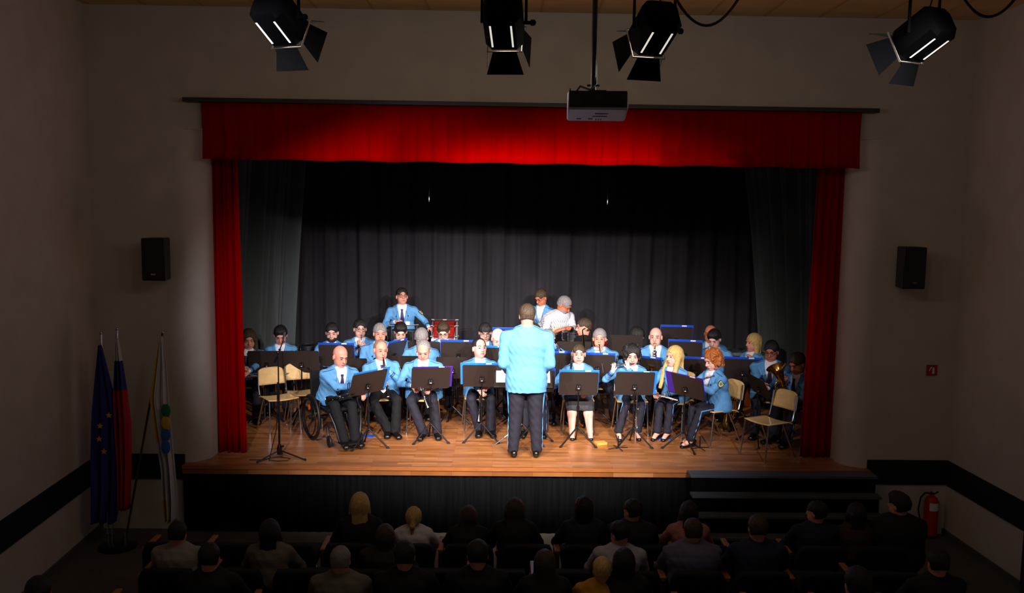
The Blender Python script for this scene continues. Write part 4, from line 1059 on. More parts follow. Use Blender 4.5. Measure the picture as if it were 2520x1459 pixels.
def make_desk_meshes():
    pass
SD = {}
def music_stand(px, py, Y, a, label, folder=None, tilt=24, w=.48, hh=.335, fl=None, fdx=0, fdz=.03, roll=0, leg0=90, side_on=0):
    c = onY(px, py, Y); ar = math.radians(a); z = c.z
    t = empty('music_stand', (c.x, Y, 0), ar); tag(t, label, 'music stand', 'black music stands')
    key = (round(w, 2), round(hh, 3))
    if key not in SD:
        r = .02; pts = []
        for cx_, cz_, a0 in ((w/2-r, hh/2-r, 0), (-w/2+r, hh/2-r, 90), (-w/2+r, -hh/2+r, 180), (w/2-r, -hh/2+r, 270)):
            pts += [(cx_+r*math.cos(math.radians(a0+k*22.5)), cz_+r*math.sin(math.radians(a0+k*22.5))) for k in range(5)]
        m = MB().prism(pts, frame((0, 0, 0), (1, 0, 0), (0, 0, 1), (0, 1, 0)), .004); m.box((0, .022, -hh/2+.003), (w, .045, .004)).box((0, .043, -hh/2+.012), (w, .003, .018))
        SD[key] = m.mesh('desk')
        SD[key].materials.append(M['stand']); 
    tl = math.radians(tilt); dsk = link('desk', SD[key], t, (0, 0, z)); dsk.rotation_euler = (tl, math.radians(roll), 0)
    # clamp on the back of the desk
    if 'clamp' not in SD:
        m = MB().use(M['standmetal']); m.box((0, -.012, -.04), (.05, .02, .06)).tube([(-.035, -.03, -.055), (.035, -.03, -.055)], .008, 8); m.use(M['chrome']).box((-.014, -.024, -.028), (.006, .006, .022)).box((.014, -.024, -.028), (.006, .006, .022)).ball((0, -.034, -.052), (.022, .010, .009), 8)
        SD['clamp'] = m.mesh('clamp')
        m = MB().tube([(0, .0, 0), (0, -.20, -.235)], [.0095, .0095], 8); m.tube([(0, -.185, -.215), (0, -.20, -.235)], .014, 8); SD['leg'] = m.mesh('leg'); SD['leg'].materials.append(M['standmetal'])
        m = MB().tube([(0, -.035, 0), (0, -.018, 0)], .016, 10); SD['knob'] = m.mesh('knob'); SD['knob'].materials.append(M['standmetal'])
    k = link('clamp', SD['clamp'], t, (0, 0, z)); k.rotation_euler = (tl, 0, 0)
    MB().tube([(0, -.02, z-.10), (0, 0, z-.14), (0, 0, .46)], .0085, 8).tube([(0, 0, .50), (0, 0, .20)], .0125, 8).tube([(0, 0, .50), (0, 0, .44)], .018, 10).build('pole', M['standmetal'], t)
    link('knob', SD['knob'], t, (0, 0, .46))
    for i in range(3): l = link('leg', SD['leg'], t, (0, 0, .235)); l.rotation_euler = (0, 0, math.radians(leg0-90+60+i*120)); l.scale = (1, 1.30, 1)
    # folder
    if folder:
        fw = w+.015; fh = hh
        fo = empty('music_folder', (0, 0, 0)); tag(fo, fl or ('%s music folder on the stand %s' % (folder, label.replace('black music stand ', '', 1).split(',')[0])), 'folder', 'music folders on the stands')
        F = Matrix.Translation((c.x, Y, 0)) @ Matrix.Rotation(ar, 4, 'Z') @ Matrix.Translation((0, 0, z)) @ Matrix.Rotation(tl, 4, 'X') @ Matrix.Rotation(math.radians(roll), 4, 'Y') @ Matrix.Translation((fdx, .013, fdz))
        fo.matrix_world = F
        colr = M[{'blue': 'folder_blue', 'sky blue': 'folder_sky', 'purple': 'folder_purple'}[folder]]
        MB().box((0, -.004, 0), (fw, .005, fh)).build('cover', colr, fo, bevel=.002)
        MB().box((0, .004, -.004), (fw-.02, .008, fh-.02)).build('pages', M['paper'], fo)
        MB().box((fw*.22, -.0075, fh/2-.012), (.07, .002, .018)).build('spine_label', M['paper'], fo)
    return t
# ------------------------------------------------------------------ the band
def grip(p, F, X, sg, up=nv((0, 0, 1)), o=(.06, -.055, -.03)):
    return nv(p)+X*sg*o[0]+F*o[1]+up*o[2]
GL = dict(dL=(-.35, .85, .25), nL=(-.9, -.2, -.1)); GR = dict(dR=(.35, .85, .25), nR=(.9, -.2, -.1))

def seated_chair(P, who, back=.06, z=0):
    c = P.base-P.f*back*0
    chair(c[0]-P.f[0]*-.02, c[1]-P.f[1]*-.02, math.degrees(P.a), 'wooden stacking chair with chrome legs under the '+who, z)

def player(who, look, head, Y, a=0, inst=None, end=None, hy=0, hp=0, chairs=True, **k):
    """inst: kind of woodwind held at the mouth; end: local vector from the mouth to the bell"""
    m0, F, X, U = mouth_of(head, Y, a, hy, hp)
    lab = 'seated person '+look
    obj = None
    if inst in ('clarinet', 'oboe', 'trumpet', 'piccolo', 'saxophone', 'trombone'):
        e = m0+X*end[0]+F*end[1]+U*end[2]
    if inst in ('clarinet', 'oboe'):
        p1, p2 = m0+(e-m0)*.36, m0+(e-m0)*.66
        k.setdefault('L', grip(p1, F, X, 1)); k.setdefault('R', grip(p2, F, X, -1)); k = {**GL, **GR, **k}
    elif inst == 'trumpet':
        p1 = m0+(e-m0)/np.linalg.norm(e-m0)*.22
        k.setdefault('L', grip(p1, F, X, 1, o=(.06, -.05, -.06))); k.setdefault('R', grip(p1, F, X, -1, o=(.06, -.05, -.02))); k = {**GL, **GR, **k}
    elif inst == 'saxophone':
        k.setdefault('L', grip(m0+F*.11-U*.17, F, X, 1)); k.setdefault('R', grip(m0+F*.11-U*.36, F, X, -1)); k = {**GL, **GR, **k}
    elif inst == 'piccolo':
        d = (e-m0)/np.linalg.norm(e-m0)
        k.setdefault('L', m0+d*.09+F*.03-U*.075+X*.03); k.setdefault('R', m0+d*.24+F*.02-U*.085-X*.02)
        k = {**dict(dL=(-.2, .0, 1), nL=(0, -1, 0), dR=(.1, .1, 1), nR=(0, -1, 0)), **k}
    elif inst == 'trombone':
        k.setdefault('L', grip(m0+(e-m0)*.18, F, X, 1, o=(.05, -.06, -.05))); k.setdefault('R', grip(m0+(e-m0)*.55, F, X, -1, o=(.05, -.05, -.05)))
    P = person(lab, head, Y, a, who, hy=hy, hp=hp, **k)
    if chairs: seated_chair(P, who, z=k.get('z0', 0))
    m = P.mouth
    if inst == 'clarinet': woodwind('clarinet', 'black clarinet with silver keys played by the '+who, m-P.hf*.005, e)
    elif inst == 'oboe': woodwind('oboe', 'black oboe with silver keys held by the '+who, m, e, .011, .022)
    elif inst == 'trumpet': trumpet('silver trumpet played by the '+who, m, e)
    elif inst == 'saxophone': saxophone('golden saxophone played by the '+who, m, P.f, P.rx)
    elif inst == 'piccolo': woodwind('piccolo', 'short black piccolo played by the '+who, m+P.hf*.01+(m-e)/np.linalg.norm(m-e)*.03, e, .008, .009)
    elif inst == 'trombone': trombone('silver and gold trombone played by the '+who, m, e-m)
    return P
W = lambda px, py, Y: nv(onY(px, py, Y))
HF = .0068
# front row --------------------------------------------------------
PW = player('wheelchair man', 'bald in blue jacket leaning forward in a black wheelchair', (838, 851), .95, 30, hy=8, hp=18, off=(.02, .20), fat=1.18, hair=('bald', 'hair_brown'), skin=1, chairs=False, outfit='uniform',
            L=W(892, 960, .84), R=W(872, 950, .80), dL=(-.1, .7, -.7), nL=(-.2, -.6, -.8), dR=(.5, .6, -.6), nR=(0, -.5, -.8), curl=.25, h=HF, seath=.52, bottoms='blackcloth', feet=[(.07, .56), (-.07, .56)], z0=.03, hz=.50)
PB2 = player('bald clarinettist', 'bald in blue jacket playing a clarinet in the front row', (937, 836), 1.52, 14, 'clarinet', (.03, .26, -.50), hy=12, hp=6, fat=1.22, hair=('stubble', 'hair_stubble'), skin=1, h=HF, spread=.15, bottoms='blackcloth', off=(-.02, .02), feet=[(.12, .40), (.03, .34)], open_jacket=True)
PG = player('grey haired clarinettist', 'grey haired looking down, clarinet between knees in the front row', (1042, 838), 1.42, 0, hp=24, fat=1.25, hair=('receding', 'hair_grey'), skin=1, h=HF, spread=.14, off=(0, .12), L=(.13, .30, .14), R=(-.13, .30, .16), dL=(-.5, .6, -.4), dR=(.5, .6, -.4), feet=[(.20, .38), (.02, .42)], open_jacket=True)
b0 = PG.base; woodwind('clarinet', 'black and silver clarinet standing between the knees of the grey haired clarinettist', W(1018, 912, 1.08), W(1053, 1002, 1.0))
PD = player('dark haired clarinettist', 'dark haired balding, looking up, blue jacket, front row beside the conductor', (1180, 832), 1.64, 6, hy=16, hp=-6, hair=('receding', 'hair_black'), skin=0, h=HF, spread=.13, off=(0, .03), L=(.10, .36, .16), R=(-.03, .38, .10), dL=(-.5, .6, -.3), dR=(.4, .6, -.4), nR=(.8, -.3, -.4), feet=[(.12, .38), (-.02, .36)], bottoms='navy')
woodwind('clarinet', 'black and silver clarinet pointing down between the legs of the dark haired clarinettist', W(1184, 935, 1.30), W(1178, 1036, 1.22))
PH = player('hidden player', 'in blue jacket almost hidden behind the conductor', (1312, 850), 1.68, 0, hp=12, hair=('short', 'hair_brown'), skin=0, h=.010, stripe=True)
PO = player('smiling oboist', 'smiling woman with hair tied back, blue jacket and tweed skirt', (1424, 846), 1.60, 0, fem=True, hair=('bun', 'hair_brown'), skin=0, outfit='skirt', tie=False, h=HF, spread=.10, off=(0, .0), fat=1.1, L=(.10, .34, .10), R=(-.17, .20, .20), dL=(-.6, .5, -.45), nL=(-.3, -.5, -.7), curl=.35, hp=2, feet=[(.13, .40), (-.10, .40)], shoe='pump')
woodwind('oboe', 'black oboe with silver keys held upright by the smiling oboist', W(1409, 862, 1.36), W(1403, 925, 1.30), .011, .02)
PP = player('dark curly haired piccolo player', 'young woman with dark curly hair playing a black piccolo', (1557, 849), 1.48, 0, 'piccolo', (-.29, .03, -.045), fem=True, hy=-6, hp=14, hair=('curly', 'hair_black'), skin=0, tie=False, h=HF, spread=.10, off=(0, .08), feet=[(.05, .36), (-.20, .40)], shoe='pump', stripe=True, fat=.95)
PF = player('blonde flautist', 'woman with long blonde hair, flute in her lap, looking aside', (1660, 852), 1.45, -34, fem=True, hy=-22, hp=2, hair=('long', 'hair_blond'), skin=0, tie=False, h=HF, spread=.07, off=(0, .08), feet=[(.06, .38), (-.05, .44)], shoe='pump', stripe=True, L=(-.02, .32, .06), R=(-.16, .30, .08), dL=(-.8, .3, -.2), dR=(.3, .7, -.3), fat=.95)
woodwind('flute', 'silver flute lying in the lap of the blonde flautist', W(1594, 966, 1.14), W(1668, 985, .98), .0095, .010, 'silver')
PR = player('red haired flautist', 'woman with red curly hair in profile with a silver flute', (1755, 860), 1.02, -66, fem=True, hp=20, hair=('curly', 'hair_red'), skin=0, tie=False, h=HF, spread=.08, off=(0, .10), feet=[(.07, .46), (-.05, .36)], shoe='pump', stripe=True, L=(.05, .40, .28), R=(-.05, .42, .26), dL=(-.3, .8, .3), dR=(.3, .8, .1), fat=1.15)
woodwind('flute', 'silver flute held in the hands of the red haired flautist', W(1706, 940, .98), W(1757, 925, .60), .0095, .010, 'silver')
# conductor --------------------------------------------------------
PC = person('standing conductor seen from behind in light blue jacket and navy trousers', (1298, 749), .42, 180, 'conductor', stand=True, hair=('short', 'hair_brown'), skin=1, h=.0068, stripe=True, off=(0, .03), s=1.0, hz=.90,
            L=(.19, .22, .06), R=(-.19, .22, .06), dL=(-.3, .9, .2), dR=(.3, .9, .2), feet=[(.145, -.03), (-.135, -.03)], tie=False, badge=False, hp=4)
# second and third rows ---------------------------------------------
H2 = .0085
player('half hidden trombonist', 'in blue jacket half hidden by the red curtain at the flag side', (612, 811), 2.2, 12, hair=('long', 'hair_brown'), hp=16, hy=8, skin=1, h=H2, L=W(612, 914, 1.85), R=W(596, 905, 1.85))
trombone('silver trombone lying across the lap of the half hidden trombonist', W(640, 926, 1.8), V((-1, -.1, -.04)), 'silver')
player('man behind the microphone', 'dark haired looking down behind the microphone boom', (690, 803), 2.75, 6, hp=26, hy=6, hair=('quiff', 'hair_black'), skin=1, h=H2, off=(0, .10), R=W(690, 930, 2.3), L=W(706, 935, 2.3), fat=1.08)
player('bearded player', 'bearded dark haired man in blue jacket in the back row', (817, 796), 3.0, 0, hy=6, hp=12, hair=('short', 'hair_black'), beard='hair_black', skin=0, h=H2, fat=1.12, off=(0, .04))
player('trumpeter with glasses', 'dark haired with glasses playing a silver trumpet in the back row', (886, 787), 3.1, 5, 'trumpet', (.03, .40, -.22), hy=12, hp=4, glasses=True, hair=('short', 'hair_black'), skin=0, h=H2, badge=False)
player('short grey haired saxophonist', 'short grey haired behind the bald clarinettist', (935, 797), 2.55, 5, 'saxophone', (.0, .26, -.40), hy=8, hp=4, hair=('short', 'hair_grey'), skin=1, h=H2, fat=1.15)
player('black haired young man', 'young black haired man bowing his head in the back row', (986, 795), 3.0, 5, hp=26, hy=4, hair=('quiff', 'hair_black'), skin=0, h=H2, off=(0, .10))
player('tousled grey haired player', 'tousled grey hair bowing behind the grey haired clarinettist', (1037, 810), 2.45, 0, hp=34, hair=('fringe', 'hair_grey'), skin=0, h=H2, off=(0, .12), fat=1.1)
player('bowed player with glasses', 'brown haired with glasses bowing in front of the red drum', (1091, 794), 3.0, 0, hp=28, glasses=True, hair=('quiff', 'hair_brown'), skin=0, h=H2, off=(0, .10))
player('boy with glasses', 'young boy with round glasses in the back row', (1194, 796), 3.2, 0, hp=14, hy=4, glasses=True, hair=('fringe', 'hair_black'), skin=0, h=H2, fat=.85)
player('white haired player', 'white haired balding man frowning down beside the conductor', (1226, 811), 2.55, 6, hp=24, hy=6, hair=('receding', 'hair_white'), skin=0, h=H2, off=(0, .10), fat=1.1)
player('partly hidden player', 'peeping out beside the head of the conductor', (1315, 797), 2.9, 0, hp=4, hair=('short', 'hair_brown'), skin=0, h=H2)
player('turned away clarinettist', 'grey haired, head turned, beside the shoulder of the conductor', (1349, 812), 2.35, 22, hy=30, hp=6, hair=('short', 'hair_grey'), skin=0, h=H2, L=W(1362, 850, 2.1), dL=(-.4, .3, .9), glasses=True)
woodwind('clarinet', 'silver keyed clarinet raised by the turned away clarinettist', W(1362, 838, 2.15), W(1385, 870, 1.95), .011, .02, 'silver')
player('trombonist', 'heavy grey haired man in blue jacket playing a trombone', (1476, 810), 2.35, -2, 'trombone', (.02, .55, -.34), hy=-6, hp=0, hair=('short', 'hair_grey'), skin=1, h=H2, fat=1.2, off=(0, .04), spread=.14, feet=[(.20, .30), (-.18, .34)])
player('dark haired player turning away', 'dark haired man bending his head away behind the stands', (1569, 807), 2.95, 20, hp=30, hy=28, hair=('short', 'hair_black'), skin=0, h=H2, off=(0, .08))
player('bald saxophonist', 'bald man with a saxophone strap in blue jacket', (1614, 806), 2.35, -8, 'saxophone', (-.05, .25, -.4), hy=-8, hp=2, hair=('bald', 'hair_brown'), skin=0, h=H2, fat=1.15, L=W(1628, 935, 1.95), off=(0, .02))
player('big bald player', 'bald man behind the young man with the dark quiff', (1749, 800), 3.15, -14, hy=-12, hp=4, hair=('bald', 'hair_brown'), skin=2, h=H2, fat=1.22)
player('young man with the quiff', 'young man with dark quiff looking down in front of the bald man', (1758, 812), 2.6, -20, hy=-10, hp=26, hair=('quiff', 'hair_black'), skin=0, h=H2, off=(0, .10))
player('blonde woman', 'woman with straight blonde hair in profile in the back row', (1855, 821), 2.8, -58, fem=True, hy=-12, hp=2, hair=('bob', 'hair_blond'), skin=1, h=H2, L=W(1853, 882, 2.5))
player('tie wearing man', 'dark haired with glasses and hanging tie beside the euphonium', (1899, 840), 1.55, -22, hy=-8, hp=14, glasses=True, hair=('short', 'hair_black'), skin=2, h=HF, fat=1.3, off=(0, .08), R=W(1878, 948, 1.15), L=W(1885, 960, 1.2), spread=.14, badge=False)
PE = player('euphonium player', 'in blue jacket partly behind the red curtain holding a gold euphonium', (1962, 870), 1.15, -52, hy=-8, hp=26, hair=('short', 'hair_brown'), skin=2, h=HF, off=(0, .10), L=W(1952, 985, .85), R=W(1930, 930, .85), stripe=True, badge=False)
brass_upright('euphonium', 'gold euphonium with red valve caps held by the euphonium player', W(1942, 985, .85), nv(onY(1908, 895, .80))-nv(onY(1942, 985, .85)), (-1, -.3, -.2), L=.47, bell=.13)
c = W(1785, 1082, 1.75); c[2] = 0
brass_upright('euphonium', 'gold euphonium standing bell down on the stage floor behind the red haired flautist', c+nv((0, 0, .47)), (0, 0, -1), (1, -.3, 0), L=.465, bell=.15, mp=False)
# percussion corner ---------------------------------------------------
person('standing drummer with glasses in blue jacket in front of the backdrop', (989, 709), 4.25, 4, 'drummer', stand=True, hz=.88, hy=14, hp=-8, glasses=True, hair=('short', 'hair_black'), skin=1, h=H2, L=W(1055, 805, 4.0), R=W(972, 792, 4.0), dL=(.5, .6, -.3), nL=(0, -.3, -1), off=(-.02, .05))
person('man with glasses in blue jacket bending behind the man in the striped shirt', (1331, 713), 4.5, -30, 'stooping man', stand=True, hz=.90, hy=-12, hp=26, glasses=True, hair=('short', 'hair_brown'), skin=2, h=H2, off=(0, .14), badge=False, tie=False)
person('standing man in white striped shirt and jeans bending over the drums', (1390, 731), 3.95, 40, 'man in the striped shirt', stand=True, hz=.92, hy=18, hp=34, glasses=True, hair=('short', 'hair_grey'), beard='hair_grey', skin=2, h=H2, outfit='rolled', top=M['striped'], bottoms='denim', off=(.0, .42), fat=1.2, L=W(1404, 806, 3.7), R=W(1378, 812, 3.7), tie=False)
PK = player('man in the black T-shirt', 'dark haired man in black T-shirt in profile behind the stands', (1437, 784), 3.3, -78, hy=-4, hp=4, hair=('short', 'hair_brown'), skin=1, h=H2, outfit='tshirt', top=M['blackcloth'], fat=1.2, bottoms='blackcloth')

def drum(name, label, px, py, Y, r, hh, shell='drumred', stand=True, tilt=(0, 0)):
    c = onY(px, py, Y); t = empty(name, (c.x, Y, 0)); tag(t, label, 'drum'); z = c.z
    MB().lathe([(r, -hh/2), (r, hh/2)], Matrix.Translation((0, 0, z)), 32).build('shell', M[shell], t)
    MB().lathe([(r-.005, hh/2), (r-.005, hh/2+.004)], Matrix.Translation((0, 0, z)), 32).build('drumhead', M['drumhead' if shell == 'drumred' else 'blackplastic'], t)
    for s_ in (-1, 1): MB().tube([(r*1.02*math.cos(a), r*1.02*math.sin(a), z+s_*hh/2) for a in np.linspace(0, 2*PI, 33)[:-1]], .009, 6, closed=True).build('hoop', M['chrome'], t)
    for i in range(8):
        a = i*PI/4+.2; x, y = (r+.015)*math.cos(a), (r+.015)*math.sin(a)
        MB().tube([(x, y, z-hh/2), (x, y, z+hh/2)], .004, 5).tube([(x, y, z+hh*.22), (x, y, z+hh*.32)], .011, 8).tube([(x, y, z-hh*.32), (x, y, z-hh*.22)], .011, 8).build('lug', M['chrome'], t)
    if stand:
        for i in range(3):
            a = i*2*PI/3+.5; MB().tube([(r*1.08*math.cos(a), r*1.08*math.sin(a), z), (r*1.12*math.cos(a), r*1.12*math.sin(a), 0)], .009, 6).build('leg', M['chrome'], t)
    return t
c = onY(1095, 787, 4.1); t = empty('bass_drum', (c.x, 4.1, 0)); tag(t, 'large dark red bass drum with chrome rims and rods beside the drummer', 'drum')
RX = Matrix.Translation((0, 0, c.z-.36)) @ Matrix.Rotation(PI/2, 4, 'Y')
MB().lathe([(.345, -.19), (.345, .19)], RX, 40).build('shell', M['drumred'], t)
for s_ in (-1, 1):
    MB().lathe([(.34, s_*.192), (.34, s_*.194)], RX, 40).build('drumhead', M['drumhead'], t)
    MB().tube([RX @ V((.355*math.cos(a), .355*math.sin(a), s_*.165)) for a in np.linspace(0, 2*PI, 41)[:-1]], .011, 6, closed=True).build('hoop', M['chrome'], t)
for i in range(12):
    a = i*PI/6+.13; q0 = lambda z, r=.372: RX @ V((r*math.cos(a), r*math.sin(a), z))
    MB().tube([q0(-.20), q0(.20)], .006, 6).tube([q0(-.21), q0(-.17)], .012, 8).tube([q0(.17), q0(.21)], .012, 8).tube([q0(-.03), q0(.03)], .012, 8).build('tension_rod', M['chrome'], t)
for s_ in (-1, 1):
    for v_ in (-1, 1): MB().tube([(s_*.15, v_*.05, c.z-.70), (s_*.17, v_*.30, 0)], .011, 8).build('leg', M['chrome'], t)
drum('conga_drum', 'black drum with curved chrome rims in front of the standing drummer, nearer the flags', 968, 846, 3.9, .13, .42, 'blackplastic')
drum('conga_drum', 'black drum with curved chrome rims, the one nearer the bass drum', 1012, 846, 3.9, .13, .42, 'blackplastic')
drum('tom_drum', 'small dark red drum behind the heavy trombonist', 1503, 850, 3.2, .10, .16)
drum('tom_drum', 'small black drum with chrome fittings behind the bearded player', 757, 862, 3.3, .13, .14, 'blackplastic')
drum('snare_drum', 'black snare drum beside the jeans of the man in the striped shirt', 1412, 826, 3.6, .17, .12, 'blackplastic')
c = onY(1000, 800, 3.85); o = MB().tube([(c.x-.25, 3.75, c.z), (c.x+.2, 3.75, c.z+.02)], .010, 8).build('percussion_rail', M['chrome']); tag(o, 'chrome rail with small percussion above the two black drums', 'percussion rail')
MB().box((c.x+.03, 3.75, c.z+.045), (.07, .06, .06)).build('wood_block', M['paper'], o, bevel=.01)
for sx_ in (-.22, .17): MB().tube([(c.x+sx_, 3.75, 0), (c.x+sx_, 3.75, c.z)], .010, 8).build('post', M['chrome'], o)
c = W(1348, 822, 3.6); o = MB().tube([c, W(1379, 797, 3.55)], [.008, .004], 6).tube([c+nv((.02, 0, .0)), W(1381, 800, 3.55)], [.008, .004], 6).build('drumstick_pair', M['beech']); tag(o, 'pair of pale drumsticks in the hand of the man in the striped shirt', 'drumsticks')
# covered case at the back right
c = onY(1822, 866, 3.3); t = empty('instrument_case', (c.x, 3.3, 0)); tag(t, 'brown wooden case with a flat grey top behind the blonde woman', 'case')
MB().box((0, 0, c.z/2-.02), (.52, .42, c.z-.04)).build('body', M['woodcase'], t, bevel=.01); MB().box((0, 0, c.z+.0), (.60, .48, .05)).build('lid', M['greytop'], t, bevel=.008)

# empty chairs ---------------------------------------------------------
cx = onZ(683, 1058, 0); chair(xat(686, 1.47, .3), 1.47, 34, 'empty wooden stacking chair behind the microphone stand, closest to the curtain')
chair(xat(745, 1.78, .3), 1.78, 24, 'empty wooden stacking chair directly behind the wheelchair')
chair(xat(1890, .44, .3), .44, -62, 'empty wooden stacking chair in front of the euphonium player at the stage edge')
chair(xat(622, 2.6, .3), 2.7, 10, 'wooden stacking chair mostly hidden behind the red curtain')

# music stands ----------------------------------------------------------
S_ = 'black music stand in front of the '
music_stand(906, 942, .70, 38, S_+'wheelchair man', 'sky blue', 28, roll=-4, fdx=.025, fdz=.02, leg0=70)
music_stand(1060, 930, .98, 8, S_+'grey haired clarinettist', 'purple', 30, fdx=.02, fdz=.012)
music_stand(1186, 925, 1.04, 0, S_+'dark haired clarinettist', 'sky blue', 26, fdx=-.022, fdz=.028)
music_stand(1318, 938, 1.15, 0, S_+'hidden player', 'blue', 26)
music_stand(1424, 944, .88, 0, S_+'smiling oboist', 'sky blue', 22, fdz=.028)
music_stand(1562, 944, .86, 0, S_+'piccolo player', 'sky blue', 22, fdx=.025, fdz=.012)
music_stand(1686, 950, .72, -38, S_+'red haired flautist', 'purple', 30, roll=6, fdz=.01)
for px, py, Y, a, who, fo, w_ in ((656, 890, 2.0, 4, 'man behind the microphone, nearest the red curtain', None, .48), (742, 890, 2.0, 2, 'empty chair behind the wheelchair', None, .48),
        (829, 875, 2.25, 0, 'bearded player', 'blue', .48), (866, 908, 1.95, 0, 'trumpeter with glasses, between the two bald men', None, .42), (972, 868, 2.3, 58, 'black haired young man', 'blue', .40),
        (990, 902, 1.95, 0, 'short grey haired saxophonist', None, .46), (1044, 866, 2.6, 0, 'bowed player with glasses', None, .46), (1128, 868, 2.2, 0, 'red drum, with a blue folder edge', 'blue', .48),
        (1114, 905, 1.95, 0, 'tousled grey haired player', None, .44), (1212, 882, 2.1, 0, 'white haired player', 'sky blue', .46), (1252, 836, 2.75, 0, 'boy with glasses', 'blue', .46),
        (1362, 896, 1.85, 0, 'turned away clarinettist', 'blue', .46), (1412, 866, 2.35, 0, 'man in the black T-shirt', None, .48), (1470, 900, 1.9, -6, 'trombonist', 'blue', .46),
        (1538, 850, 2.55, -6, 'dark haired player turning away', None, .50), (1664, 830, 2.8, -4, 'backdrop, framed by a blue folder', 'blue', .46), (1686, 867, 2.35, -12, 'young man with the quiff', 'blue', .46),
        (1710, 910, 1.95, -10, 'big bald player', 'blue', .48), (1593, 908, 2.0, -30, 'bald saxophonist', 'blue', .42), (1827, 911, 1.75, -14, 'blonde woman', 'blue', .48)):
    music_stand(px, py, Y, a, S_+who, fo, 20, w=w_, leg0=90+px % 50)
music_stand(1866, 950, 1.02, -68, S_+'euphonium player', None, 34, roll=8, w=.40)
# conductor's desk: the face with the open score towards the hall
c = onY(1287, 922, .98)
t = empty('conductor_desk', (c.x, .98, 0)); tag(t, 'wide black conductor desk with tripod legs in front of the conductor', 'music stand'); R3 = Matrix.Rotation(math.radians(-52), 3, 'X')
MB().box((0, 0, c.z), (.72, .004, .38), R3).box((0, -.155, c.z-.135), (.72, .03, .012)).box((0, -.168, c.z-.125), (.72, .004, .03)).build('desk', M['stand'], t)
MB().tube([(0, 0, c.z-.02), (0, 0, .45)], .009, 8).tube([(0, 0, .5), (0, 0, .2)], .013, 8).build('pole', M['standmetal'], t)
for a in (200, 320, 80): MB().tube([(0, 0, .24), (.36*math.cos(math.radians(a)), .36*math.sin(math.radians(a)), .005)], .010, 8).build('leg', M['chrome'], t)
o = empty('orchestral_score', (c.x, .97, c.z+.004)); tag(o, 'open white score lying on the desk of the conductor', 'sheet music'); o.rotation_euler = (math.radians(-52), 0, 0)
for s_ in (-1, 1): MB().box((s_*.17, -.010, .01), (.33, .008, .30)).build('page', M['paper'], o, bevel=.002)

# wheelchair ------------------------------------------------------------
def wheelchair():
    P = PW; t = empty('wheelchair', V((P.base[0], P.base[1], 0)), P.a); tag(t, 'black manual wheelchair with an orange hub sticker at the stage front', 'wheelchair')
    # local: x = right of the picture, -y = forward
    for s in (-1, 1):
        cc = V((s*.27, .06, .29)); R_ = Matrix.Translation(cc) @ Matrix.Rotation(PI/2, 4, 'Y') @ Matrix.Rotation(s*.04, 4, 'X')
        w_ = MB().tube([R_ @ V((.272*math.cos(a), .272*math.sin(a), 0)) for a in np.linspace(0, 2*PI, 41)[:-1]], .018, 8, closed=True).build('wheel', M['rubber'], t)
        MB().tube([R_ @ V((.250*math.cos(a), .250*math.sin(a), 0)) for a in np.linspace(0, 2*PI, 41)[:-1]], .010, 6, closed=True).build('rim', M['blackplastic'], w_)
        MB().tube([R_ @ V((.232*math.cos(a), .232*math.sin(a), s*.035)) for a in np.linspace(0, 2*PI, 41)[:-1]], .008, 6, closed=True).build('hand_rim', M['standmetal'], w_)
        sp = MB()
        for i in range(16):
            a = 2*PI*i/16; sp.tube([R_ @ V((.025*math.cos(a+.3), .025*math.sin(a+.3), .012*(-1)**i)), R_ @ V((.245*math.cos(a), .245*math.sin(a), 0))], .0014, 4)
        sp.build('spokes', M['chrome'], w_); MB().lathe([(.028, -.03), (.028, .03)], R_, 14).build('hub', M['blackplastic'], w_)
        if s < 0: MB().lathe([(.035, .0), (.035, .006)], Matrix.Translation(cc+V((s*.03, -.02, .13))) @ Matrix.Rotation(-PI/2, 4, 'Y'), 16).build('sticker', M['orange'], w_)
        g = cc+V((0, -.42, -.20)); R2 = Matrix.Translation((s*.20, -.40, .075)) @ Matrix.Rotation(PI/2, 4, 'Y')
        MB().tube([R2 @ V((.055*math.cos(a), .055*math.sin(a), 0)) for a in np.linspace(0, 2*PI, 21)[:-1]], .018, 8, closed=True).lathe([(.05, -.012), (.05, .012)], R2, 16).build('caster', M['rubber'], t)
        MB().tube([(s*.20, -.40, .075), (s*.20, -.36, .15), (s*.20, -.34, .24)], .014, 8).build('caster_fork', M['standmetal'], t)
        MB().tube([(s*.21, .18, .30), (s*.21, -.30, .34), (s*.20, -.42, .42), (s*.17, -.50, .30), (s*.13, -.56, .10)], .014, 8).tube([(s*.21, .20, .45), (s*.21, -.30, .45), (s*.20, -.42, .42)], .013, 8).tube([(s*.21, .20, .20), (s*.21, .22, .45), (s*.21, .26, .86)], .013, 8).build('side_frame', M['standmetal'], t)
        MB().box((s*.245, -.02, .46), (.012, .34, .16)).build('side_guard', M['blackplastic'], t, bevel=.02)
        MB().tube([(s*.21, .26, .84), (s*.21, .36, .85)], .016, 8).build('push_handle', M['rubber'], t)
    MB().tube([(-.25, .06, .29), (.25, .06, .29)], .012, 8).build('axle', M['standmetal'], t)
    MB().box((0, -.09, .425), (.42, .42, .04)).build('seat_cushion', M['blackcloth'], t, bevel=.015)
    MB().box((0, .235, .66), (.42, .025, .36)).build('backrest', M['blackcloth'], t, bevel=.01)
    MB().box((0, -.60, .085), (.28, .16, .014)).build('footplate', M['blackplastic'], t)
wheelchair()
for o in PW.root.children:
    if o.name.startswith('shoe'): pass
woodwind('clarinet', 'black clarinet lying across the thigh of the wheelchair man', W(874, 968, .60), W(806, 982, .80))

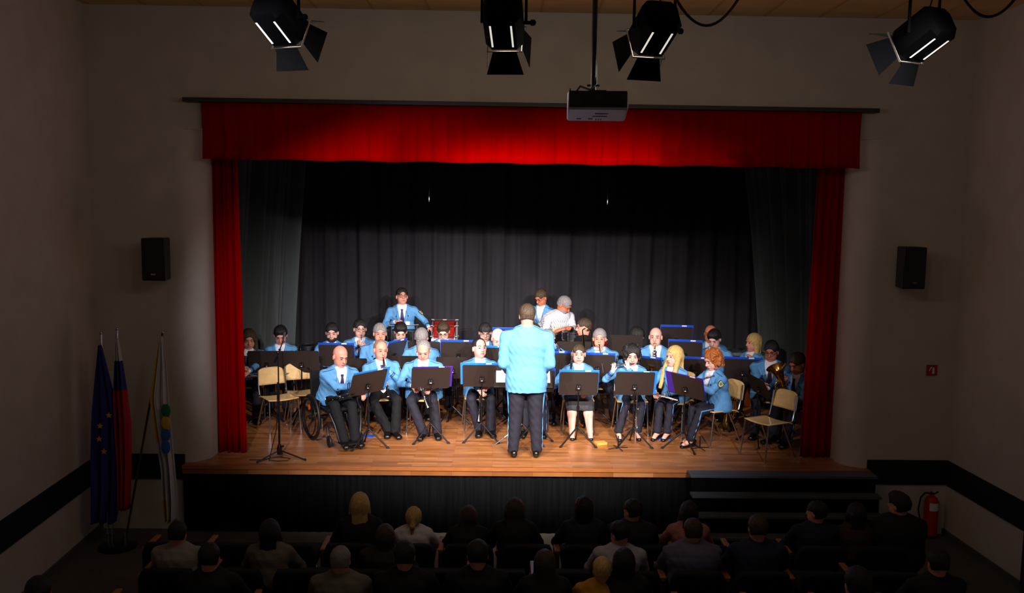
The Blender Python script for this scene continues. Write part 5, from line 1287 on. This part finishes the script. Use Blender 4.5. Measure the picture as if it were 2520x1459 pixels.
# microphone stand -------------------------------------------------------
g = onZ(688, 1128, 0); t = empty('microphone_stand', (g.x, g.y, 0)); tag(t, 'black boom microphone stand at the front edge of the stage', 'microphone stand')
zt = onY(691, 868, g.y).z
MB().tube([(0, 0, .06), (0, 0, .85)], .012, 8).tube([(0, 0, .8), (0, 0, zt)], .008, 8).build('pole', M['standmetal'], t)
MB().lathe([(.028, .05), (.03, .12), (.018, .17)], None, 12).tube([(.02, 0, .14), (.05, -.01, .15)], .012, 8).build('leg_hub', M['standmetal'], t)
for px, py in ((632, 1139), (753, 1133), (694, 1117)):
    q = onZ(px, py, .006); MB().tube([(0, 0, .10), (q.x-g.x, q.y-g.y, .010)], [.009, .009], 8).tube([V((q.x-g.x, q.y-g.y, .012)), V(((q.x-g.x)*.93, (q.y-g.y)*.93, .02))], .013, 8).build('leg', M['standmetal'], t)
b0 = onY(676, 892, g.y)-V((g.x, g.y, 0)); b1 = onY(697, 838, g.y)-V((g.x, g.y, 0))
MB().tube([b0, b1], .0065, 8).tube([b0, b0.lerp(b1, .25)], .013, 8).ball((0, 0, zt), .022, 8).build('boom', M['standmetal'], t)
MB().tube([b1, b1+V((.015, .0, .10))], [.011, .012], 10).build('microphone_body', M['chrome'], t); MB().ball(b1+V((.0, 0, -.01)), .016, 8).build('clip', M['blackplastic'], t)
cb = [onZ(614, 1131, .008), onZ(650, 1131, .008), onZ(664, 1127, .008), onZ(690, 1124, .008), onZ(714, 1128, .008), onZ(708, 1133, .008), onZ(680, 1134, .008), onZ(662, 1132, .008), onZ(668, 1108, .02), onZ(678, 1085, .05)]
cb[-1] = V((g.x-.04, g.y+.05, .35)); cb.append(V((g.x-.012, g.y, .9)))
tag(MB().tube(cb, .005, 6).build('microphone_cable', M['rubber']), 'thin black microphone cable looping on the floor round the stand', 'cable')
# small things on the floor
q = onZ(1478, 1094, 0); b = MB().box((0, 0, .018), (.14, .10, .034)).build('small_box', mat('ochre_box', (226, 160, 66), .6), None, q, bevel=.004); b.rotation_euler = (0, 0, .35); tag(b, 'small ochre cardboard box lying on the floor beside the oboist', 'box')
for px, py, who in ((1521, 1104, 'piccolo player'), (1722, 1104, 'red haired flautist')):
    q = onZ(px, py, 0); t = empty('instrument_peg', q); tag(t, 'small black folding instrument peg on the floor before the '+who, 'instrument stand')
    for i in range(4):
        a = i*PI/2+.3; MB().tube([(0, 0, .02), (.13*math.cos(a), .13*math.sin(a), .006)], .005, 6).build('leg', M['standmetal'], t)
    MB().tube([(0, 0, .01), (0, 0, .16)], [.010, .007], 8).build('peg', M['standmetal'], t)
q = onZ(1563, 1096, 0); t = woodwind('flute', 'silver flute standing upright behind the stand of the piccolo player', V((q.x, q.y, .03)), V((q.x+.01, q.y, .68)), .0095, .010, 'silver')
for px, py, who in ((905, 1074, 'bald clarinettist'), (1634, 1080, 'blonde flautist')):
    q = onZ(px, py, 0); tag(MB().box((0, 0, .006), (.15, .09, .010)).build('blue_booklet', M['folder_blue'], None, q), 'blue booklet lying on the floor beside the '+who, 'booklet')
# ------------------------------------------------------------------ the audience
ROWS = [(-1.80, .03, 1355, 138.8, 385, 13), (-2.55, .10, 1429, 151.4, 390, 12), (-3.32, .17, 1500, 0, 0, 12), (-4.1, .24, 0, 0, 0, 11)]
def make_seat(last=False):
    t = empty('theatre_seat', (0, 0, 0))
    def back(u, v):
        x = (u-.5)*.46*(1-.12*max(0, v-.7)/.3); return V((x, -.21-.07*v-.03*math.cos((u-.5)*2.6), .36+.27*v-.04*max(0, v-.6)*abs(2*u-1)**3))
    o = MB().grid(back, 12, 10).build('backrest', M['seatfabric'], t); solid(o, .05)
    MB().box((0, .02, .40), (.45, .42, .09)).build('seat_pan', M['seatfabric'], t, bevel=.03)
    MB().box((-.265, .0, .27), (.035, .36, .46)).build('side_panel', M['seatpanel'], t); MB().box((-.265, .02, .51), (.055, .34, .025)).build('armrest', M['armwood'], t, bevel=.008)
    return t
S0 = make_seat(); used = False
ordn = ['first', 'second', 'third', 'fourth', 'fifth', 'sixth', 'seventh', 'eighth', 'ninth', 'tenth', 'eleventh', 'twelfth', 'thirteenth', 'fourteenth']
rowname = ['front', 'second', 'third', 'fourth']
for r, (y, dz, py, sp, p0, n) in enumerate(ROWS):
    x0 = onY(385, 1355, -1.66).x if r == 0 else onY(390, 1429, -2.3).x
    x1 = onY(2190, 1355, -1.66).x if r == 0 else onY(2207, 1429, -2.3).x
    pitch = (x1-x0)/n
    for i in range(n):
        o = copy_tree(S0) if used else S0; used = True
        o.location = (x0+pitch*(i+.5)+0, y, FLOOR+dz); tag(o, 'black fabric theatre seat with wooden armrest, %s from the flags in the %s row' % (ordn[i], rowname[r]), 'seat', 'theatre seats in the hall')
pl = structure(MB().box((0, -2.4-.75+.1, FLOOR+.02), (10.2, .75+.02, .04)).build('floor_rake', M['hallfloor'])) if False else None
def spect(label, head, Y, hair, top, skin=1, child=1.0, dz=0, hy=0, hp=2, fem=False, fat=1.0, outfit='casual', a=180, **k):
    ty = head[1]; rw = 0 if ty < 1262 else (1 if ty < 1310 else (2 if ty < 1385 else 3))
    Y, dz = ROWS[rw][0]-.06, ROWS[rw][1]
    T = onY(head[0], head[1], Y); z0 = FLOOR+dz; child = min(1.0, max(.72, (T.z-z0)/1.20))
    hip = .47
    hz = hip
    P = person('person from behind, '+label, head, Y, a+0, None, off=(0, .05), hz=hz, hy=hy, hp=hp, fat=fat, fem=fem, hair=hair, skin=skin, outfit=outfit, top=top, h=.0105, lite=True, z0=z0, child=child,
               L=(.12*child, .32, .05), R=(-.12*child, .32, .05), badge=False, tie=False, group='audience', **k)
    return P
dk = lambda n, c: mat('top_'+n, c, .85, noise=.08)
Y1 = Y2 = Y3 = 0
spect('bushy haired in pale top at the flag end of the second row', (437, 1284), Y1, ('short', 'hair_black'), dk('pale', (150, 142, 138)), child=.80)
spect('long blonde hair over a black top, front row', (885, 1213), Y1, ('long', 'hair_blond'), dk('black', (18, 18, 20)), fem=True, hy=10)
spect('child with ponytail in a white top', (1018, 1248), Y1, ('pony', 'hair_blond'), dk('white', (220, 212, 222)), child=.72, fem=True)
spect('long brown hair and black top beside the ponytail child', (1153, 1245), Y1, ('long', 'hair_brown'), dk('black2', (18, 18, 20)), fem=True, child=.92)
spect('tall woman with long brown hair below the conductor', (1267, 1226), Y1, ('long', 'hair_brown'), dk('black3', (18, 19, 22)), fem=True)
spect('dark bob haired woman in navy top, front row', (1437, 1222), Y1, ('bob', 'hair_black'), dk('navy', (22, 26, 40)), fem=True)
spect('dark haired with head turned to the flags, dark jacket, front row', (1557, 1230), Y1, ('short', 'hair_black'), dk('navy2', (24, 26, 34)), hy=40, fat=1.1)
spect('long dark hair over a dusty pink top before the steps', (1696, 1234), Y1, ('long', 'hair_black'), dk('pink', (176, 112, 108)), fem=True)
spect('short haired child in navy before the lowest step', (1866, 1268), Y1, ('short', 'hair_brown'), dk('navy3', (30, 34, 60)), child=.76)
spect('dark haired with face in profile, dark blue coat, before the steps', (2010, 1234), Y1, ('short', 'hair_black'), dk('blueblack', (22, 28, 44)), hy=45)
spect('long dark hair and dark red top by the steps', (2108, 1238), Y1, ('long', 'hair_black'), dk('winered', (60, 24, 34)), fem=True)
spect('large man in black jacket beside the fire extinguisher', (2214, 1214), Y1, ('quiff', 'hair_black'), dk('black4', (16, 17, 19)), fat=1.35, hy=35)
spect('dark haired small figure beside the bushy haired one, third row', (515, 1338), Y2, ('short', 'hair_black'), dk('black5', (20, 20, 22)), child=.8, dz=.04)
spect('long dark haired woman in a light cardigan, second row', (664, 1279), Y2, ('long', 'hair_black'), dk('beige', (112, 102, 94)), fem=True, dz=.04)
spect('brown haired child leaning between the blonde and the ponytail', (948, 1291), Y2, ('bob', 'hair_brown'), dk('brown', (48, 36, 30)), child=.85, dz=.04)
spect('dark haired head in the third row under the ponytail child', (996, 1333), Y2, ('short', 'hair_black'), dk('black6', (18, 18, 20)), child=.8, dz=.04)
spect('dark haired head in the third row under the long brown hair', (1176, 1330), Y2, ('short', 'hair_black'), dk('black7', (18, 18, 22)), child=.85, dz=.04)
spect('brown haired head in the third row under the navy topped woman', (1341, 1354), Y2, ('bob', 'hair_brown'), dk('black8', (22, 20, 20)), child=.8, fem=True, dz=.04)
spect('leaning, dark haired, in a white and blue top', (1524, 1284), Y2, ('short', 'hair_black'), dk('whiteblue', (176, 174, 184)), hy=38, hp=12, dz=.04)
spect('broad man with shaved head in a lavender shirt, second row', (1706, 1277), Y2, ('short', 'hair_brown'), dk('lavender', (98, 92, 118)), fat=1.25, dz=.04)
spect('grey cropped hair and beige top, third row', (838, 1346), Y3, ('short', 'hair_grey'), dk('beige2', (112, 104, 92)), fat=1.1, dz=.08)
spect('blond child in a yellow sweater, third row', (1482, 1372), Y3, ('short', 'hair_blond'), dk('yellow', (196, 132, 24)), child=.82, dz=.08)
spect('dark haired woman in black leaning over the yellow sweater child', (1536, 1350), Y3, ('bob', 'hair_black'), dk('black9', (18, 18, 20)), fem=True, dz=.08)
spect('dark haired with white shoulders at the bottom edge of the picture', (2112, 1396), Y3, ('short', 'hair_black'), dk('white2', (190, 180, 184)), dz=.08, child=.9)
spect('dark haired head alone at the bottom corner near the left wall', (92, 1420), Y3, ('short', 'hair_black'), dk('black10', (18, 18, 20)), dz=.0, hy=30)
spect('dark clad person beside the big man in black, second row', (2310, 1352), Y2, ('short', 'hair_black'), dk('black11', (18, 18, 20)), dz=.04)
c = onY(752, 1402, -2.0); p = MB().box((0, 0, 0), (.21, .13, .003)).build('programme_sheet', M['paper'], None, c); p.rotation_euler = (.5, 0, .2); tag(p, 'white programme sheet lying on the lap beside the light cardigan woman', 'paper')
